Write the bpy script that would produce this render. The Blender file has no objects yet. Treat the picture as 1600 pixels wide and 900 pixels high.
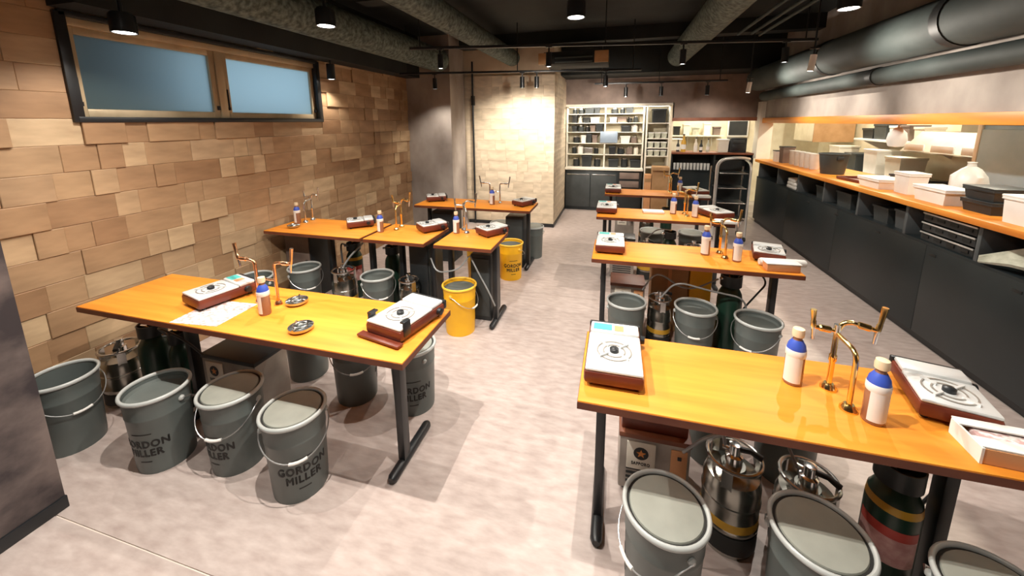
import bpy, bmesh, math, random
from mathutils import Vector, Matrix
random.seed(7)
C = bpy.context.scene.collection
SC = bpy.context.scene
PI = math.pi

# ------------------------------------------------------------------ camera
cam_d = bpy.data.cameras.new('camera'); cam = bpy.data.objects.new('camera', cam_d); C.objects.link(cam)
cam_d.sensor_width = 36; cam_d.lens = 600/1600*36; cam_d.shift_y = -150/1600; cam_d.clip_start = 0.02
Rw = ((0.96528713, 0.04038637, -0.25804979), (0.26110831, -0.17407221, 0.94948476), (-0.00657306, -0.98390437, -0.17857488))
m = Matrix.Identity(4)
for i in range(3):
    m[i][0] = Rw[i][0]; m[i][1] = -Rw[i][1]; m[i][2] = -Rw[i][2]
m[2][3] = 1.6
cam.matrix_world = m
SC.camera = cam
SC.view_settings.view_transform = 'Standard'; SC.view_settings.look = 'None'
SC.view_settings.gamma = 1; SC.view_settings.use_curve_mapping = False
SC.view_settings.exposure = -0.12
# ------------------------------------------------------------------ world (overcast daylight behind the frosted window)
w = bpy.data.worlds.new('World'); SC.world = w; w.use_nodes = True
bg = w.node_tree.nodes['Background']; bg.inputs[0].default_value = (0.50, 0.645, 0.76, 1); bg.inputs[1].default_value = 2.6
# ------------------------------------------------------------------ lamps of the room
WARM = (1.0, 0.90, 0.78)
def spot(loc, tgt, power, deg=110, blend=0.6, col=WARM, rad=0.014):
    l = bpy.data.lights.new('lamp', 'SPOT'); l.energy = power; l.spot_size = math.radians(deg); l.spot_blend = blend
    l.color = col; l.shadow_soft_size = rad
    o = bpy.data.objects.new('lamp', l); C.objects.link(o); o.location = loc
    o.rotation_euler = (Vector(tgt)-Vector(loc)).to_track_quat('-Z', 'Y').to_euler()
    return o
def area(loc, tgt, power, sx, sy, col=WARM):
    l = bpy.data.lights.new('lamp', 'AREA'); l.energy = power; l.shape = 'RECTANGLE'; l.size = sx; l.size_y = sy; l.color = col
    o = bpy.data.objects.new('lamp', l); C.objects.link(o); o.location = loc
    o.rotation_euler = (Vector(tgt)-Vector(loc)).to_track_quat('-Z', 'Y').to_euler()
    return o
# hanging downlights: x, y, z of the lens, watts, label
DOWN = [(-2.52, 1.53, 2.075, 24, 150, 'black pendant downlight hanging in front of the frosted window'),
        (-1.67, 2.02, 2.16, 58, 150, 'pendant downlight above the gap behind the long table'),
        (-0.26, 2.41, 2.20, 78, 150, 'pendant downlight hanging over the middle of the aisle'),
        (1.20, 2.66, 2.20, 70, 150, 'pendant downlight by the large ducts above the counter row'),
        (-0.92, 0.96, 2.42, 170, 130, 'pendant downlight above the aisle end of the long table'),
        (-1.95, 0.95, 2.42, 75, 120, 'pendant downlight above the wall end of the long table'),
        (-0.06, 1.02, 2.42, 130, 110, 'pendant downlight over the fourth counter-row table from the shelves'),
        (-0.85, 0.30, 2.42, 26, 110, 'pendant downlight before the aisle end of the long table'),
        (0.60, 0.10, 2.42, 36, 96, 'pendant downlight before the fourth counter-row table from the shelves')]
for x, y, z, p, dg, lb in DOWN:
    spot((x, y, z-0.012), (x, y, 0), p, dg, 0.5, (1, .93, .84), .010)

# ------------------------------------------------------------------ materials
MATS = {}
def nodes_of(name):
    mt = bpy.data.materials.new(name); mt.use_nodes = True
    nt = mt.node_tree; return mt, nt, nt.nodes['Principled BSDF']
def mat(name, c1, c2=None, rough=0.5, metal=0.0, scale=(6, 6, 6), detail=4, lo=0.35, hi=0.65, bump=0.0, spec=0.5, alpha=None, trans=0.0):
    if name in MATS: return MATS[name]
    mt, nt, b = nodes_of(name)
    b.inputs['Roughness'].default_value = rough; b.inputs['Metallic'].default_value = metal
    b.inputs['Specular IOR Level'].default_value = spec
    if trans: b.inputs['Transmission Weight'].default_value = trans
    if c2 is None: c2 = tuple(min(1, v*1.12) for v in c1)
    tc = nt.nodes.new('ShaderNodeTexCoord'); mp = nt.nodes.new('ShaderNodeMapping'); mp.inputs['Scale'].default_value = scale
    nz = nt.nodes.new('ShaderNodeTexNoise'); nz.inputs['Detail'].default_value = detail; nz.inputs['Scale'].default_value = 1
    rp = nt.nodes.new('ShaderNodeValToRGB')
    rp.color_ramp.elements[0].position = lo; rp.color_ramp.elements[1].position = hi
    rp.color_ramp.elements[0].color = (*c1, 1); rp.color_ramp.elements[1].color = (*c2, 1)
    L = nt.links.new
    L(tc.outputs['Object'], mp.inputs['Vector']); L(mp.outputs[0], nz.inputs['Vector'])
    L(nz.outputs['Fac'], rp.inputs['Fac']); L(rp.outputs[0], b.inputs['Base Color'])
    if bump:
        bp = nt.nodes.new('ShaderNodeBump'); bp.inputs['Strength'].default_value = bump; bp.inputs['Distance'].default_value = 0.01
        L(nz.outputs['Fac'], bp.inputs['Height']); L(bp.outputs[0], b.inputs['Normal'])
    MATS[name] = mt; return mt
def emis(name, col, st):
    if name in MATS: return MATS[name]
    mt, nt, b = nodes_of(name); b.inputs['Base Color'].default_value = (*col, 1)
    b.inputs['Emission Color'].default_value = (*col, 1); b.inputs['Emission Strength'].default_value = st
    MATS[name] = mt; return mt
def tile_mat(name, cols, rough=0.6):
    mt, nt, b = nodes_of(name); L = nt.links.new
    oi = nt.nodes.new('ShaderNodeObjectInfo'); rp = nt.nodes.new('ShaderNodeValToRGB')
    els = rp.color_ramp.elements
    while len(els) < len(cols): els.new(0.5)
    for i, c in enumerate(cols):
        els[i].position = i/(len(cols)-1); els[i].color = (*c, 1)
    tc = nt.nodes.new('ShaderNodeTexCoord'); mp = nt.nodes.new('ShaderNodeMapping'); mp.inputs['Scale'].default_value = (8, 4, 14)
    ad = nt.nodes.new('ShaderNodeVectorMath'); ad.operation = 'ADD'
    nz = nt.nodes.new('ShaderNodeTexNoise'); nz.inputs['Scale'].default_value = 1; nz.inputs['Detail'].default_value = 5
    r2 = nt.nodes.new('ShaderNodeValToRGB'); r2.color_ramp.elements[0].color = (.72, .70, .68, 1); r2.color_ramp.elements[1].color = (1.12, 1.12, 1.12, 1)
    r2.color_ramp.elements[0].position = .3; r2.color_ramp.elements[1].position = .7
    mx = nt.nodes.new('ShaderNodeMix'); mx.data_type = 'RGBA'; mx.blend_type = 'MULTIPLY'; mx.inputs[0].default_value = 1
    L(oi.outputs['Random'], rp.inputs['Fac']); L(tc.outputs['Object'], mp.inputs['Vector']); L(mp.outputs[0], ad.inputs[0]); L(oi.outputs['Location'], ad.inputs[1])
    L(ad.outputs[0], nz.inputs['Vector']); L(nz.outputs['Fac'], r2.inputs['Fac'])
    L(rp.outputs[0], mx.inputs[6]); L(r2.outputs[0], mx.inputs[7]); L(mx.outputs[2], b.inputs['Base Color'])
    b.inputs['Roughness'].default_value = rough
    MATS[name] = mt; return mt

M_floor = mat('floor_vinyl', (.41, .325, .295), (.59, .505, .465), .42, scale=(11, 30, 8), detail=15, lo=.26, hi=.74, bump=.03)
M_seam = mat('floor_seam', (.75, .66, .58), rough=.6)
M_conc = mat('concrete', (.20, .165, .145), (.46, .41, .37), .75, scale=(2.2, 2.2, 1.6), detail=8, lo=.30, hi=.70, bump=.08)
M_concd = mat('concrete_brown', (.13, .095, .08), (.28, .21, .175), .75, scale=(3, 3, 3), detail=7, lo=.3, hi=.7, bump=.06)
M_stub = mat('plaster_grey', (.036, .027, .029), (.17, .13, .118), .88, scale=(4, 4, 5), detail=11, lo=.40, hi=.62, bump=.05)
M_tile = tile_mat('wall_tile', [(.29, .16, .080), (.40, .25, .135), (.34, .20, .105), (.52, .365, .215), (.35, .21, .11), (.57, .42, .26), (.31, .175, .09), (.43, .28, .155)])
M_tile2 = tile_mat('wall_tile_lit', [(.64, .53, .39), (.70, .59, .44), (.67, .56, .41), (.72, .61, .46)], .65)  # same tiles as on the left wall, bright lighting put into the colour
M_grout = mat('grout', (.28, .165, .085), (.34, .21, .11), .8)
M_grout2 = mat('grout_lit', (.62, .51, .37), (.68, .57, .42), .8)  # block grout, lightened to carry the same bright lighting
M_black = mat('black_paint', (.006, .0065, .0065), (.013, .014, .014), .55)
M_ceil = mat('ceiling_black', (.0055, .0075, .0075), (.012, .0165, .0160), .8, scale=(3, 3, 3))
M_insul = mat('duct_insulation', (.030, .046, .040), (.15, .19, .17), .8, scale=(30, 30, 30), detail=9, lo=.36, hi=.72, bump=.12)
M_duct = mat('duct_steel', (.026, .037, .036), (.052, .068, .066), .72, .0, scale=(5, 3, 5), detail=6)
M_steelb = mat('black_steel', (.010, .011, .013), (.016, .018, .020), .38)
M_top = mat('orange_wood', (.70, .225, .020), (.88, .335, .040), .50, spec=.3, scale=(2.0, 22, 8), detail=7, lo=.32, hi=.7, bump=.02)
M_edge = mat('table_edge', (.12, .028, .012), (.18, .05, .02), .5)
M_beam = mat('orange_beam', (.62, .19, .02), (.85, .34, .045), .45, scale=(8, 1.2, 8), detail=6)
M_trim = mat('redbrown_trim', (.16, .045, .02), (.24, .08, .035), .5)
M_bucket = mat('bucket_grey', (.098, .116, .111), (.122, .142, .136), .42, scale=(3, 3, 3))
M_bin = mat('bucket_inside', (.11, .13, .122), (.14, .16, .15), .6)
M_rim = mat('bucket_rim', (.43, .455, .44), (.52, .545, .53), .34)
M_pad = mat('bucket_pad', (.25, .26, .225), (.30, .31, .27), .62, scale=(9, 9, 9))
M_print = mat('black_print', (.004, .004, .004), (.007, .007, .007), .5)
M_wire = mat('zinc_wire', (.55, .56, .56), rough=.3, metal=.9)
M_white = mat('white_plastic', (.78, .77, .73), (.86, .85, .82), .45)
M_yell = mat('bucket_yellow', (.86, .44, .008), (.93, .50, .012), .42)
M_yellr = mat('yellow_rim', (.88, .52, .05), rough=.4)
M_brass = mat('brass', (.90, .60, .22), (.98, .72, .32), .18, 1.0, scale=(20, 20, 20))
M_copper = mat('copper', (.92, .52, .30), rough=.22, metal=1.0)
M_chrome = mat('chrome', (.75, .76, .76), rough=.16, metal=1.0)
M_steel = mat('stainless', (.50, .50, .48), (.60, .60, .58), .24, 1.0, scale=(4, 4, 30))
M_stw = mat('stove_enamel', (.66, .67, .66), (.76, .77, .76), .32, .25)
M_stb = mat('stove_brown', (.11, .020, .010), (.17, .035, .016), .38)
M_green = mat('cylinder_green', (.010, .035, .022), (.016, .05, .032), .34)
M_red = mat('label_red', (.45, .04, .03), (.55, .09, .07), .5)
M_pink = mat('label_pink', (.50, .24, .22), (.62, .36, .33), .6, scale=(40, 40, 40))
M_keg = mat('keg_steel', (.32, .32, .29), (.46, .45, .41), .25, 1.0, scale=(5, 5, 5))
M_kegb = mat('keg_yellow', (.50, .27, .02), (.62, .36, .04), .4)
M_kegr = mat('keg_rubber', (.012, .013, .012), (.02, .021, .02), .6)
M_server = mat('server_steel', (.30, .27, .24), (.42, .39, .35), .4, .5)
M_dark = mat('dark_plastic', (.012, .015, .017), (.02, .024, .026), .45)
M_darkg = mat('dark_grey_plastic', (.035, .042, .043), (.05, .058, .06), .5)
M_hose = mat('hose_grey', (.22, .23, .23), (.30, .31, .31), .4)
M_hosed = mat('hose_dark', (.03, .032, .034), (.04, .043, .045), .4)
M_paper = mat('paper', (.74, .72, .68), (.82, .80, .76), .7)
M_teal = mat('teal_sticker', (.05, .36, .33), (.08, .44, .40), .6)
M_orsk = mat('orange_sticker', (.80, .28, .13), rough=.5)
M_pinkpr = mat('printed_menu', (.55, .35, .33), (.82, .78, .74), .7, scale=(45, 60, 40), detail=3, lo=.42, hi=.55)
M_carton = mat('carton_orange', (.62, .30, .13), (.70, .36, .17), .6)
M_card = mat('cardboard', (.36, .20, .085), (.46, .27, .13), .7)
M_cream = mat('cream_wall', (.70, .62, .45), (.80, .73, .56), .7)
M_creamw = mat('cream_white', (.74, .70, .60), (.82, .78, .68), .6)
M_blue = mat('blue_label', (.03, .07, .42), (.06, .12, .55), .4)
M_amber = mat('bottle_glass', (.22, .10, .06), (.32, .17, .11), .15, spec=.7)
M_cap = mat('cap_cream', (.72, .56, .36), (.8, .66, .46), .45)
M_panel = mat('counter_black', (.010, .0155, .018), (.016, .023, .026), .40, scale=(2, 2, 2))
M_shelfd = mat('shelf_dark', (.009, .011, .012), (.013, .016, .017), .6)
M_post = mat('shelf_post', (.07, .08, .085), (.09, .10, .105), .5)
M_alu = mat('window_aluminium', (.42, .33, .21), (.55, .44, .29), .45, .3, scale=(2, 6, 2))
M_fridge = mat('fridge_grey', (.28, .39, .46), (.34, .45, .52), .45)
M_hood = mat('hood_steel', (.30, .26, .19), (.38, .33, .25), .45, .3)
M_clear = mat('cloudy_plastic', (.62, .63, .60), (.74, .75, .72), .35)
M_bag = mat('clear_bag', (.42, .43, .34), (.60, .61, .50), .3, scale=(20, 20, 20))
M_bright = mat('bright_tube', (.72, .72, .70), (.82, .82, .80), .3, .6)
M_lens = emis('lamp_lens', (1, .97, .90), 14)
M_strip = emis('strip_lamp', (1, .90, .70), 5)
M_bsteelbox = mat('steel_crate', (.02, .023, .025), (.03, .034, .036), .4)
M_glassy = mat('tumbler', (.55, .56, .54), (.7, .71, .69), .2)
# frosted window pane: light from the sky diffuses through it
mt, nt, b = nodes_of('frosted_glass')
tr = nt.nodes.new('ShaderNodeBsdfTranslucent'); tr.inputs[0].default_value = (.72, .80, .82, 1)
mxs = nt.nodes.new('ShaderNodeMixShader'); mxs.inputs[0].default_value = .25
b.inputs['Base Color'].default_value = (.10, .14, .14, 1); b.inputs['Roughness'].default_value = .25
out = nt.nodes['Material Output']
nt.links.new(tr.outputs[0], mxs.inputs[1]); nt.links.new(b.outputs[0], mxs.inputs[2]); nt.links.new(mxs.outputs[0], out.inputs['Surface'])
M_frost = mt

# ------------------------------------------------------------------ mesh builder
class B:
    def __init__(s): s.bm = bmesh.new()
    def box(s, x0, y0, z0, x1, y1, z1, bev=0.0, rot=None, piv=(0, 0, 0)):
        r = bmesh.ops.create_cube(s.bm, size=1); vs = r['verts']
        M = Matrix.Translation(((x0+x1)/2, (y0+y1)/2, (z0+z1)/2)) @ Matrix.Diagonal((abs(x1-x0), abs(y1-y0), abs(z1-z0), 1))
        bmesh.ops.transform(s.bm, matrix=M, verts=vs)
        if bev:
            es = list({e for v in vs for e in v.link_edges})
            g = bmesh.ops.bevel(s.bm, geom=es, offset=bev, segments=2, affect='EDGES', profile=.5)
            vs = list({v for f in g['faces'] for v in f.verts} | {v for v in vs if v.is_valid})
        if rot: bmesh.ops.transform(s.bm, matrix=Matrix.Translation(piv) @ rot @ Matrix.Translation([-q for q in piv]), verts=vs)
        return s
    def lathe(s, prof, n=32, c=(0, 0, 0), axis='Z', close=False):
        rings = []
        for r, z in prof:
            if r < 1e-6: rings.append([s.bm.verts.new((c[0], c[1], c[2]+z))])
            else: rings.append([s.bm.verts.new((c[0]+r*math.cos(2*PI*k/n), c[1]+r*math.sin(2*PI*k/n), c[2]+z)) for k in range(n)])
        allv = [v for q in rings for v in q]
        prs = list(zip(rings[:-1], rings[1:]))
        if close: prs.append((rings[-1], rings[0]))
        for a, b_ in prs:
            for k in range(n):
                k2 = (k+1) % n
                if len(a) == 1 and len(b_) == 1: continue
                if len(a) == 1: s.bm.faces.new((a[0], b_[k2], b_[k]))
                elif len(b_) == 1: s.bm.faces.new((a[k], a[k2], b_[0]))
                else: s.bm.faces.new((a[k], a[k2], b_[k2], b_[k]))
        if axis != 'Z':
            cc = Vector(c)
            R = Matrix.Rotation(PI/2, 4, 'Y') if axis == 'X' else Matrix.Rotation(-PI/2, 4, 'X')
            bmesh.ops.transform(s.bm, matrix=Matrix.Translation(cc) @ R @ Matrix.Translation(-cc), verts=allv)
        return s
    def tube(s, pts, r, n=10, cyc=False, cap=True):
        P = [Vector(p) for p in pts]; N = len(P)
        rs = r if isinstance(r, (list, tuple)) else [r]*N
        t0 = (P[1]-P[0]).normalized(); up = Vector((0, 0, 1)) if abs(t0.z) < .9 else Vector((1, 0, 0))
        u = t0.cross(up).normalized(); rings = []
        for i in range(N):
            if cyc: t = (P[(i+1) % N]-P[i-1]).normalized()
            else: t = (P[min(i+1, N-1)]-P[max(i-1, 0)]).normalized()
            u = (u - t*u.dot(t)).normalized(); v = t.cross(u)
            rings.append([s.bm.verts.new(P[i]+(u*math.cos(2*PI*k/n)+v*math.sin(2*PI*k/n))*rs[i]) for k in range(n)])
        prs = list(zip(rings[:-1], rings[1:]))
        if cyc: prs.append((rings[-1], rings[0]))
        for a, b_ in prs:
            for k in range(n): s.bm.faces.new((a[k], a[(k+1) % n], b_[(k+1) % n], b_[k]))
        if cap and not cyc:
            s.bm.faces.new(rings[0][::-1]); s.bm.faces.new(rings[-1])
        return s
    def prism(s, pts, z0, z1, M=None):
        a = [s.bm.verts.new((p[0], p[1], z0)) for p in pts]; b_ = [s.bm.verts.new((p[0], p[1], z1)) for p in pts]
        n = len(pts)
        s.bm.faces.new(a[::-1]); s.bm.faces.new(b_)
        for k in range(n): s.bm.faces.new((a[k], a[(k+1) % n], b_[(k+1) % n], b_[k]))
        if M is not None: bmesh.ops.transform(s.bm, matrix=M, verts=a+b_)
        return s
    def mesh(s, name, mt=None, sharp=38):
        bm = s.bm
        bmesh.ops.recalc_face_normals(bm, faces=bm.faces[:])
        for f in bm.faces: f.smooth = True
        for e in bm.edges:
            if len(e.link_faces) == 2: e.smooth = e.calc_face_angle(0) < math.radians(sharp)
        me = bpy.data.meshes.new(name); bm.to_mesh(me); bm.free()
        if mt: me.materials.append(mt)
        return me
    def build(s, name, mt, parent=None, **k):
        return obj(name, s.mesh(name, mt), parent, **k)
def obj(name, me, parent=None, loc=None, rz=None, label=None, cat=None, group=None, kind=None):
    o = bpy.data.objects.new(name, me); C.objects.link(o)
    if parent: o.parent = parent
    if loc: o.location = loc
    if rz is not None: o.rotation_euler = (0, 0, rz)
    if label: o['label'] = label
    if cat: o['category'] = cat
    if group: o['group'] = group
    if kind: o['kind'] = kind
    return o
def thing(name, label, cat, loc=(0, 0, 0), rz=0, group=None):
    return obj(name, None, None, loc, rz, label, cat, group)
def struct(name, b_, mt, label=None):
    return b_.build(name, mt, kind='structure', label=label)
def bend(pts, seg=6, rad=.03):
    """polyline with rounded corners"""
    P = [Vector(p) for p in pts]; out = [P[0]]
    for i in range(1, len(P)-1):
        a, p, c = P[i-1], P[i], P[i+1]
        ra = min(rad, (a-p).length*.49, (c-p).length*.49)
        s0 = p+(a-p).normalized()*ra; s1 = p+(c-p).normalized()*ra
        for k in range(seg+1):
            t = k/seg; out.append(s0*(1-t)**2+p*2*t*(1-t)+s1*t*t)
    out.append(P[-1]); return out
def text_mesh(name, body, size, mt, width=None, bold=.0, extrude=.0006):
    cu = bpy.data.curves.new(name, 'FONT'); cu.body = body; cu.size = size; cu.align_x = 'CENTER'; cu.extrude = extrude; cu.offset = bold
    cu.resolution_u = 3; cu.space_line = .92; cu.space_character = 1.14
    o = bpy.data.objects.new(name, cu); C.objects.link(o)
    dg = bpy.context.evaluated_depsgraph_get(); me = bpy.data.meshes.new_from_object(o.evaluated_get(dg))
    bpy.data.objects.remove(o); bpy.data.curves.remove(cu)
    me.name = name; me.materials.clear(); me.materials.append(mt)
    if width:
        xs = [v.co.x for v in me.vertices]; k = width/(max(xs)-min(xs))
        for v in me.vertices: v.co.x *= k
    return me

# ================================================================== THE ROOM
XW = -2.95          # face of the tiled wall
fl = struct('floor', B().box(-3.3, -1.6, -.12, 2.19, 7.4, -.005), M_seam)
for a, c in ((-1.6, .786), (.792, 3.36), (3.363, 5.9), (5.903, 7.4)):
    B().box(-3.3, a, -.006, 2.19, c, 0).build('floor_sheet', M_floor, fl)
struct('ceiling', B().box(-3.4, -1.7, 2.78, 3.8, 9.0, 2.9), M_ceil)
# tiled wall with the window opening
WY0, WY1, WZ0, WZ1 = 1.49, 3.37, 1.635, 2.20
wl = struct('wall_left', B().box(XW-.20, -1.6, 0, XW-.02, WY0, 2.78).box(XW-.20, WY1, 0, XW-.02, 5.6, 2.78)
            .box(XW-.20, WY0, 0, XW-.02, WY1, WZ0).box(XW-.20, WY0, WZ1, XW-.02, WY1, 2.78), M_grout)
tcache = {}
def tile(parent, wd, ht, mt, place, key):
    k = (key, round(wd, 2), round(ht, 3))
    if k not in tcache:
        b_ = B()
        w2, h2 = round(wd, 2)-.0008, ht-.0008
        b_.box(-.02, -w2/2, -h2/2, 0.0, w2/2, h2/2)
        # chamfered front edge
        fr = [f for f in b_.bm.faces if f.calc_center_median().x > -1e-4]
        bmesh.ops.inset_region(b_.bm, faces=fr, thickness=.004, depth=.002)
        tcache[k] = b_.mesh('wall_tile', mt, 20)
    o = obj('wall_tile', tcache[k], parent); place(o); return o
def tile_rows(u0, u1, z0, z1, rowh, holes, rng):
    res = []; z = z0; ri = 0
    while z < z1-.03:
        h = min(rowh, z1-z)
        spans = [(u0, u1)]
        for (a, c, d, e) in holes:
            if z < e-.005 and z+h > d+.005:
                ns = []
                for s, t in spans:
                    if a > s: ns.append((s, min(a, t)))
                    if c < t: ns.append((max(c, s), t))
                spans = [q for q in ns if q[1]-q[0] > .02]
        for s, t in spans:
            u = s; first = True
            while u < t-.01:
                wd = rng.choice((.32, .30, .28, .12, .12, .20, .16))
                if first and ri % 2: wd *= .6
                wd = round(wd, 2)
                if t-(u+wd) < .07: wd = t-u
                res.append((u, z, wd, h)); u += wd; first = False
        z += h; ri += 1
    return res
rng = random.Random(3)
for (u, z, wd, h) in tile_rows(.90, 5.12, 0, WZ0, .149, [], rng)+tile_rows(.90, 5.12, WZ0, 2.30, .141, [(WY0-.0, WY1, WZ0, WZ1)], rng):
    def pl(o, u=u, z=z, wd=wd, h=h): o.location = (XW+rng.choice((0, 0, .001, .001, .002, .002, .008, .015)), u+wd/2, z+h/2)
    tile(wl, wd, h, M_tile, pl, 'L')
# near plastered wall end
sw = struct('wall_stub', B().box(-2.52, -1.6, 0, -2.205, .83, 2.78), M_stub)
struct('baseboard_stub', B().box(-2.205, -1.6, 0, -2.193, .832, .055, .002), M_steelb)
struct('wall_near', B().box(-3.4, -1.7, 0, 2.4, -1.6, 2.78), M_stub)
# window
wn = struct('window_1', B().box(XW-.10, WY0-.02, WZ0-.02, XW+.02, WY0+.03, WZ1+.01, .003).box(XW-.10, WY1-.03, WZ0-.02, XW+.02, WY1+.02, WZ1+.01, .003)
            .box(XW-.10, WY0, WZ0-.02, XW+.022, WY1, WZ0+.012, .003).box(XW-.10, WY0, WZ1-.012, XW+.02, WY1, WZ1+.02, .003), M_steelb)
YM = 2.375
B().box(XW-.09, WY0+.03, WZ1-.055, XW-.005, WY1-.03, WZ1-.012, .003).build('head_rail', M_alu, wn)
B().box(XW-.09, YM-.03, WZ0+.012, XW-.012, YM+.03, WZ1-.055, .003).build('mullion', M_alu, wn)
for a, c in ((WY0+.03, YM-.03), (YM+.03, WY1-.03)):
    z0, z1 = WZ0+.012, WZ1-.055
    sash = B().box(XW-.07, a, z0, XW-.025, a+.04, z1, .003).box(XW-.07, c-.04, z0, XW-.025, c, z1, .003).box(XW-.07, a+.04, z0, XW-.025, c-.04, z0+.045, .003).box(XW-.07, a+.04, z1-.04, XW-.025, c-.04, z1, .003).build('sash', M_alu, wn)
    B().box(XW-.052, a+.035, z0+.04, XW-.046, c-.035, z1-.035).build('pane', M_frost, sash)
    B().box(XW-.025, a+.005, z0+.06, XW-.008, a+.02, z0+.085, .002).tube([(XW-.016, a+.012, z0+.08), (XW-.016, a+.012, z0+.22)], .006).build('stay', M_steelb, sash)
    B().box(XW-.025, c-.022, z0+.06, XW-.008, c-.006, z0+.09, .002).build('catch', M_steelb, sash)
struct('window_light_blocker', B().box(-3.55, -.5, 0, -3.42, 2.15, 3.6), M_stub)  # added unseen slab that keeps daylight off the near window pane
# pillar, and tiled block behind it with strong light put into its tile colour
struct('wall_pillar', B().box(-3.15, 5.1, 0, -2.27, 5.62, 2.78), M_conc)
bk = struct('wall_block', B().box(-3.15, 5.72, 0, -.915, 7.45, 2.78), M_grout2)
rng2 = random.Random(5)
for (u, z, wd, h) in tile_rows(-2.30, -.90, .05, 2.30, .16, [], rng2):
    def pl(o, u=u, z=z, wd=wd, h=h):
        o.location = (u+wd/2, 5.72-.018-rng2.choice((0, .001, .002)), z+h/2); o.rotation_euler = (0, 0, -PI/2)
    tile(bk, wd, h, M_tile2, pl, 'P')
for (u, z, wd, h) in tile_rows(5.70, 7.0, .05, 2.30, .16, [], rng2):
    def pl(o, u=u, z=z, wd=wd, h=h): o.location = (-.915+.018, u+wd/2, z+h/2)
    tile(bk, wd, h, M_tile2, pl, 'P')
struct('baseboard_block', B().box(-2.27, 5.685, 0, -.885, 5.70, .05).box(-.897, 5.685, 0, -.885, 7.0, .05), M_steelb)
struct('trim_1', B().tube([(-2.15, 5.66, .02), (-2.15, 5.66, 2.5)], .014).box(-2.17, 5.64, 1.86, -2.13, 5.70, 2.0), M_steelb)   # conduit
# beam over the window and the soffit along the tiled wall
struct('trim_2', B().box(XW-.02, 1.46, 2.225, XW+.22, 5.1, 2.78), M_ceil)
struct('trim_3', B().box(XW-.02, -.5, 2.30, XW+.10, 1.46, 2.34), M_ceil)

# ---- rear wall: niche with shelving, passage to kitchen
YB = 7.0
rb = struct('wall_rear', B().box(-.915, 7.40, 0, .88, 7.5, 2.0), M_cream)
struct('wall_rear_fascia', B().box(-.915, YB, 1.90, .88, YB+.12, 2.78), M_concd)
struct('wall_pass_fascia', B().box(.88, YB, 1.655, 2.20, YB+.12, 2.78), M_concd)
struct('trim_4', B().box(.88, YB-.015, 1.60, 2.13, YB+.14, 1.655), M_trim)
struct('trim_5', B().box(-.90, YB-.012, 1.865, .88, YB+.02, 1.90), M_creamw)
struct('wall_niche_side', B().box(.86, YB, .0, .90, 7.40, 1.9), M_cream)
# kitchen shell
struct('wall_kitchen_right', B().box(3.7, .2, 0, 3.8, 8.9, 2.78), M_cream)
struct('wall_kitchen_rear', B().box(.88, 8.6, 0, 3.8, 8.7, 2.78).box(.80, 7.4, 0, .88, 8.7, 2.78), M_cream)
struct('wall_kitchen_near', B().box(2.19, .1, 0, 3.8, .2, 2.78), M_cream)
struct('floor_kitchen', B().box(2.19, .1, -.12, 3.8, 8.7, -.0), M_conc)
struct('floor_kitchen_rear', B().box(.88, 7.4, -.12, 2.19, 8.7, -.0), M_conc)
struct('ceiling_kitchen', B().box(2.34, .2, 2.38, 3.7, 8.6, 2.42).box(.88, 7.13, 2.38, 2.34, 8.6, 2.42), M_creamw)
struct('wall_right', B().box(2.20, -1.6, 1.64, 2.32, YB, 2.78).box(2.20, -1.6, 0, 2.32, .95, 1.64), M_conc)
struct('trim_6', B().box(2.165, .95, 1.565, 2.36, 6.86, 1.642, .003), M_beam)
struct('wall_column', B().box(2.13, 6.86, 1.01, 2.32, 7.06, 1.89), M_creamw)
for y, L_, p in ((2.2, 1.2, 34), (4.2, 1.2, 32), (6.2, 1.2, 42), (7.8, .9, 40)):
    t = thing('ceiling_strip_lamp', 'white strip lamp on the kitchen ceiling behind the pass-through', 'lamp', (3.05 if y < 7 else 1.7, y, 2.34), 0, 'kitchen strip lamps')
    B().box(-.07, -L_/2, .0, .07, L_/2, .04, .006).build('housing', M_white, t)
    B().box(-.055, -L_/2+.02, -.012, .055, L_/2-.02, .0).build('diffuser', M_strip, t)
    area((3.05 if y < 7 else 1.7, y, 2.32), (3.05 if y < 7 else 1.7, y, 0), p, .11, L_-.05, (1, .92, .74))

# ================================================================== CEILING SERVICES
# ribbed deck showing between the ducts
dk = thing('ribbed_ceiling_deck', 'dark ribbed metal deck panel on the ceiling above the aisle', 'ceiling panel', (-.35, 2.5, 2.66))
B().box(-.9, -.55, .08, .9, .9, .115).build('deck_sheet', M_ceil, dk)
for k in range(9):
    B().box(-.9, -.5+k*.155, .02, .9, -.43+k*.155, .085, .004).build('rib', M_hose, dk)
def duct(x, z, r, y0, y1, label, mt, rings=()):
    t = thing('air_duct', label, 'duct', (x, y0, z))
    pr = [(0, 0), (r, 0), (r, y1-y0), (0, y1-y0)]
    b_ = B(); b_.lathe(pr, 28, axis='Y'); b_.build('duct_pipe', mt, t)
    for yy in rings:
        b2 = B(); b2.lathe([(r-.002, yy-y0-.035), (r+.006, yy-y0-.035), (r+.006, yy-y0+.035), (r-.002, yy-y0+.035)], 28, axis='Y', close=True); b2.build('joint_band', M_black, t)
    return t
duct(-2.40, 2.44, .15, .90, 5.05, 'speckled insulated duct running above the tiled window wall', M_insul)
duct(-1.52, 2.52, .115, -.5, 5.65, 'speckled insulated duct above the line of three small tables', M_insul)
duct(.80, 2.52, .14, -.5, 6.2, 'speckled insulated duct above the counter-row tables', M_insul)
duct(1.98, 2.195, .162, .2, 6.6, 'large grey round duct, the upper one above the counter', M_duct, (3.05, 4.55))
duct(2.075, 1.955, .068, .2, 6.6, 'slim grey round duct tucked below the large duct above the counter', M_duct, (2.5, 4.0))
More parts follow.
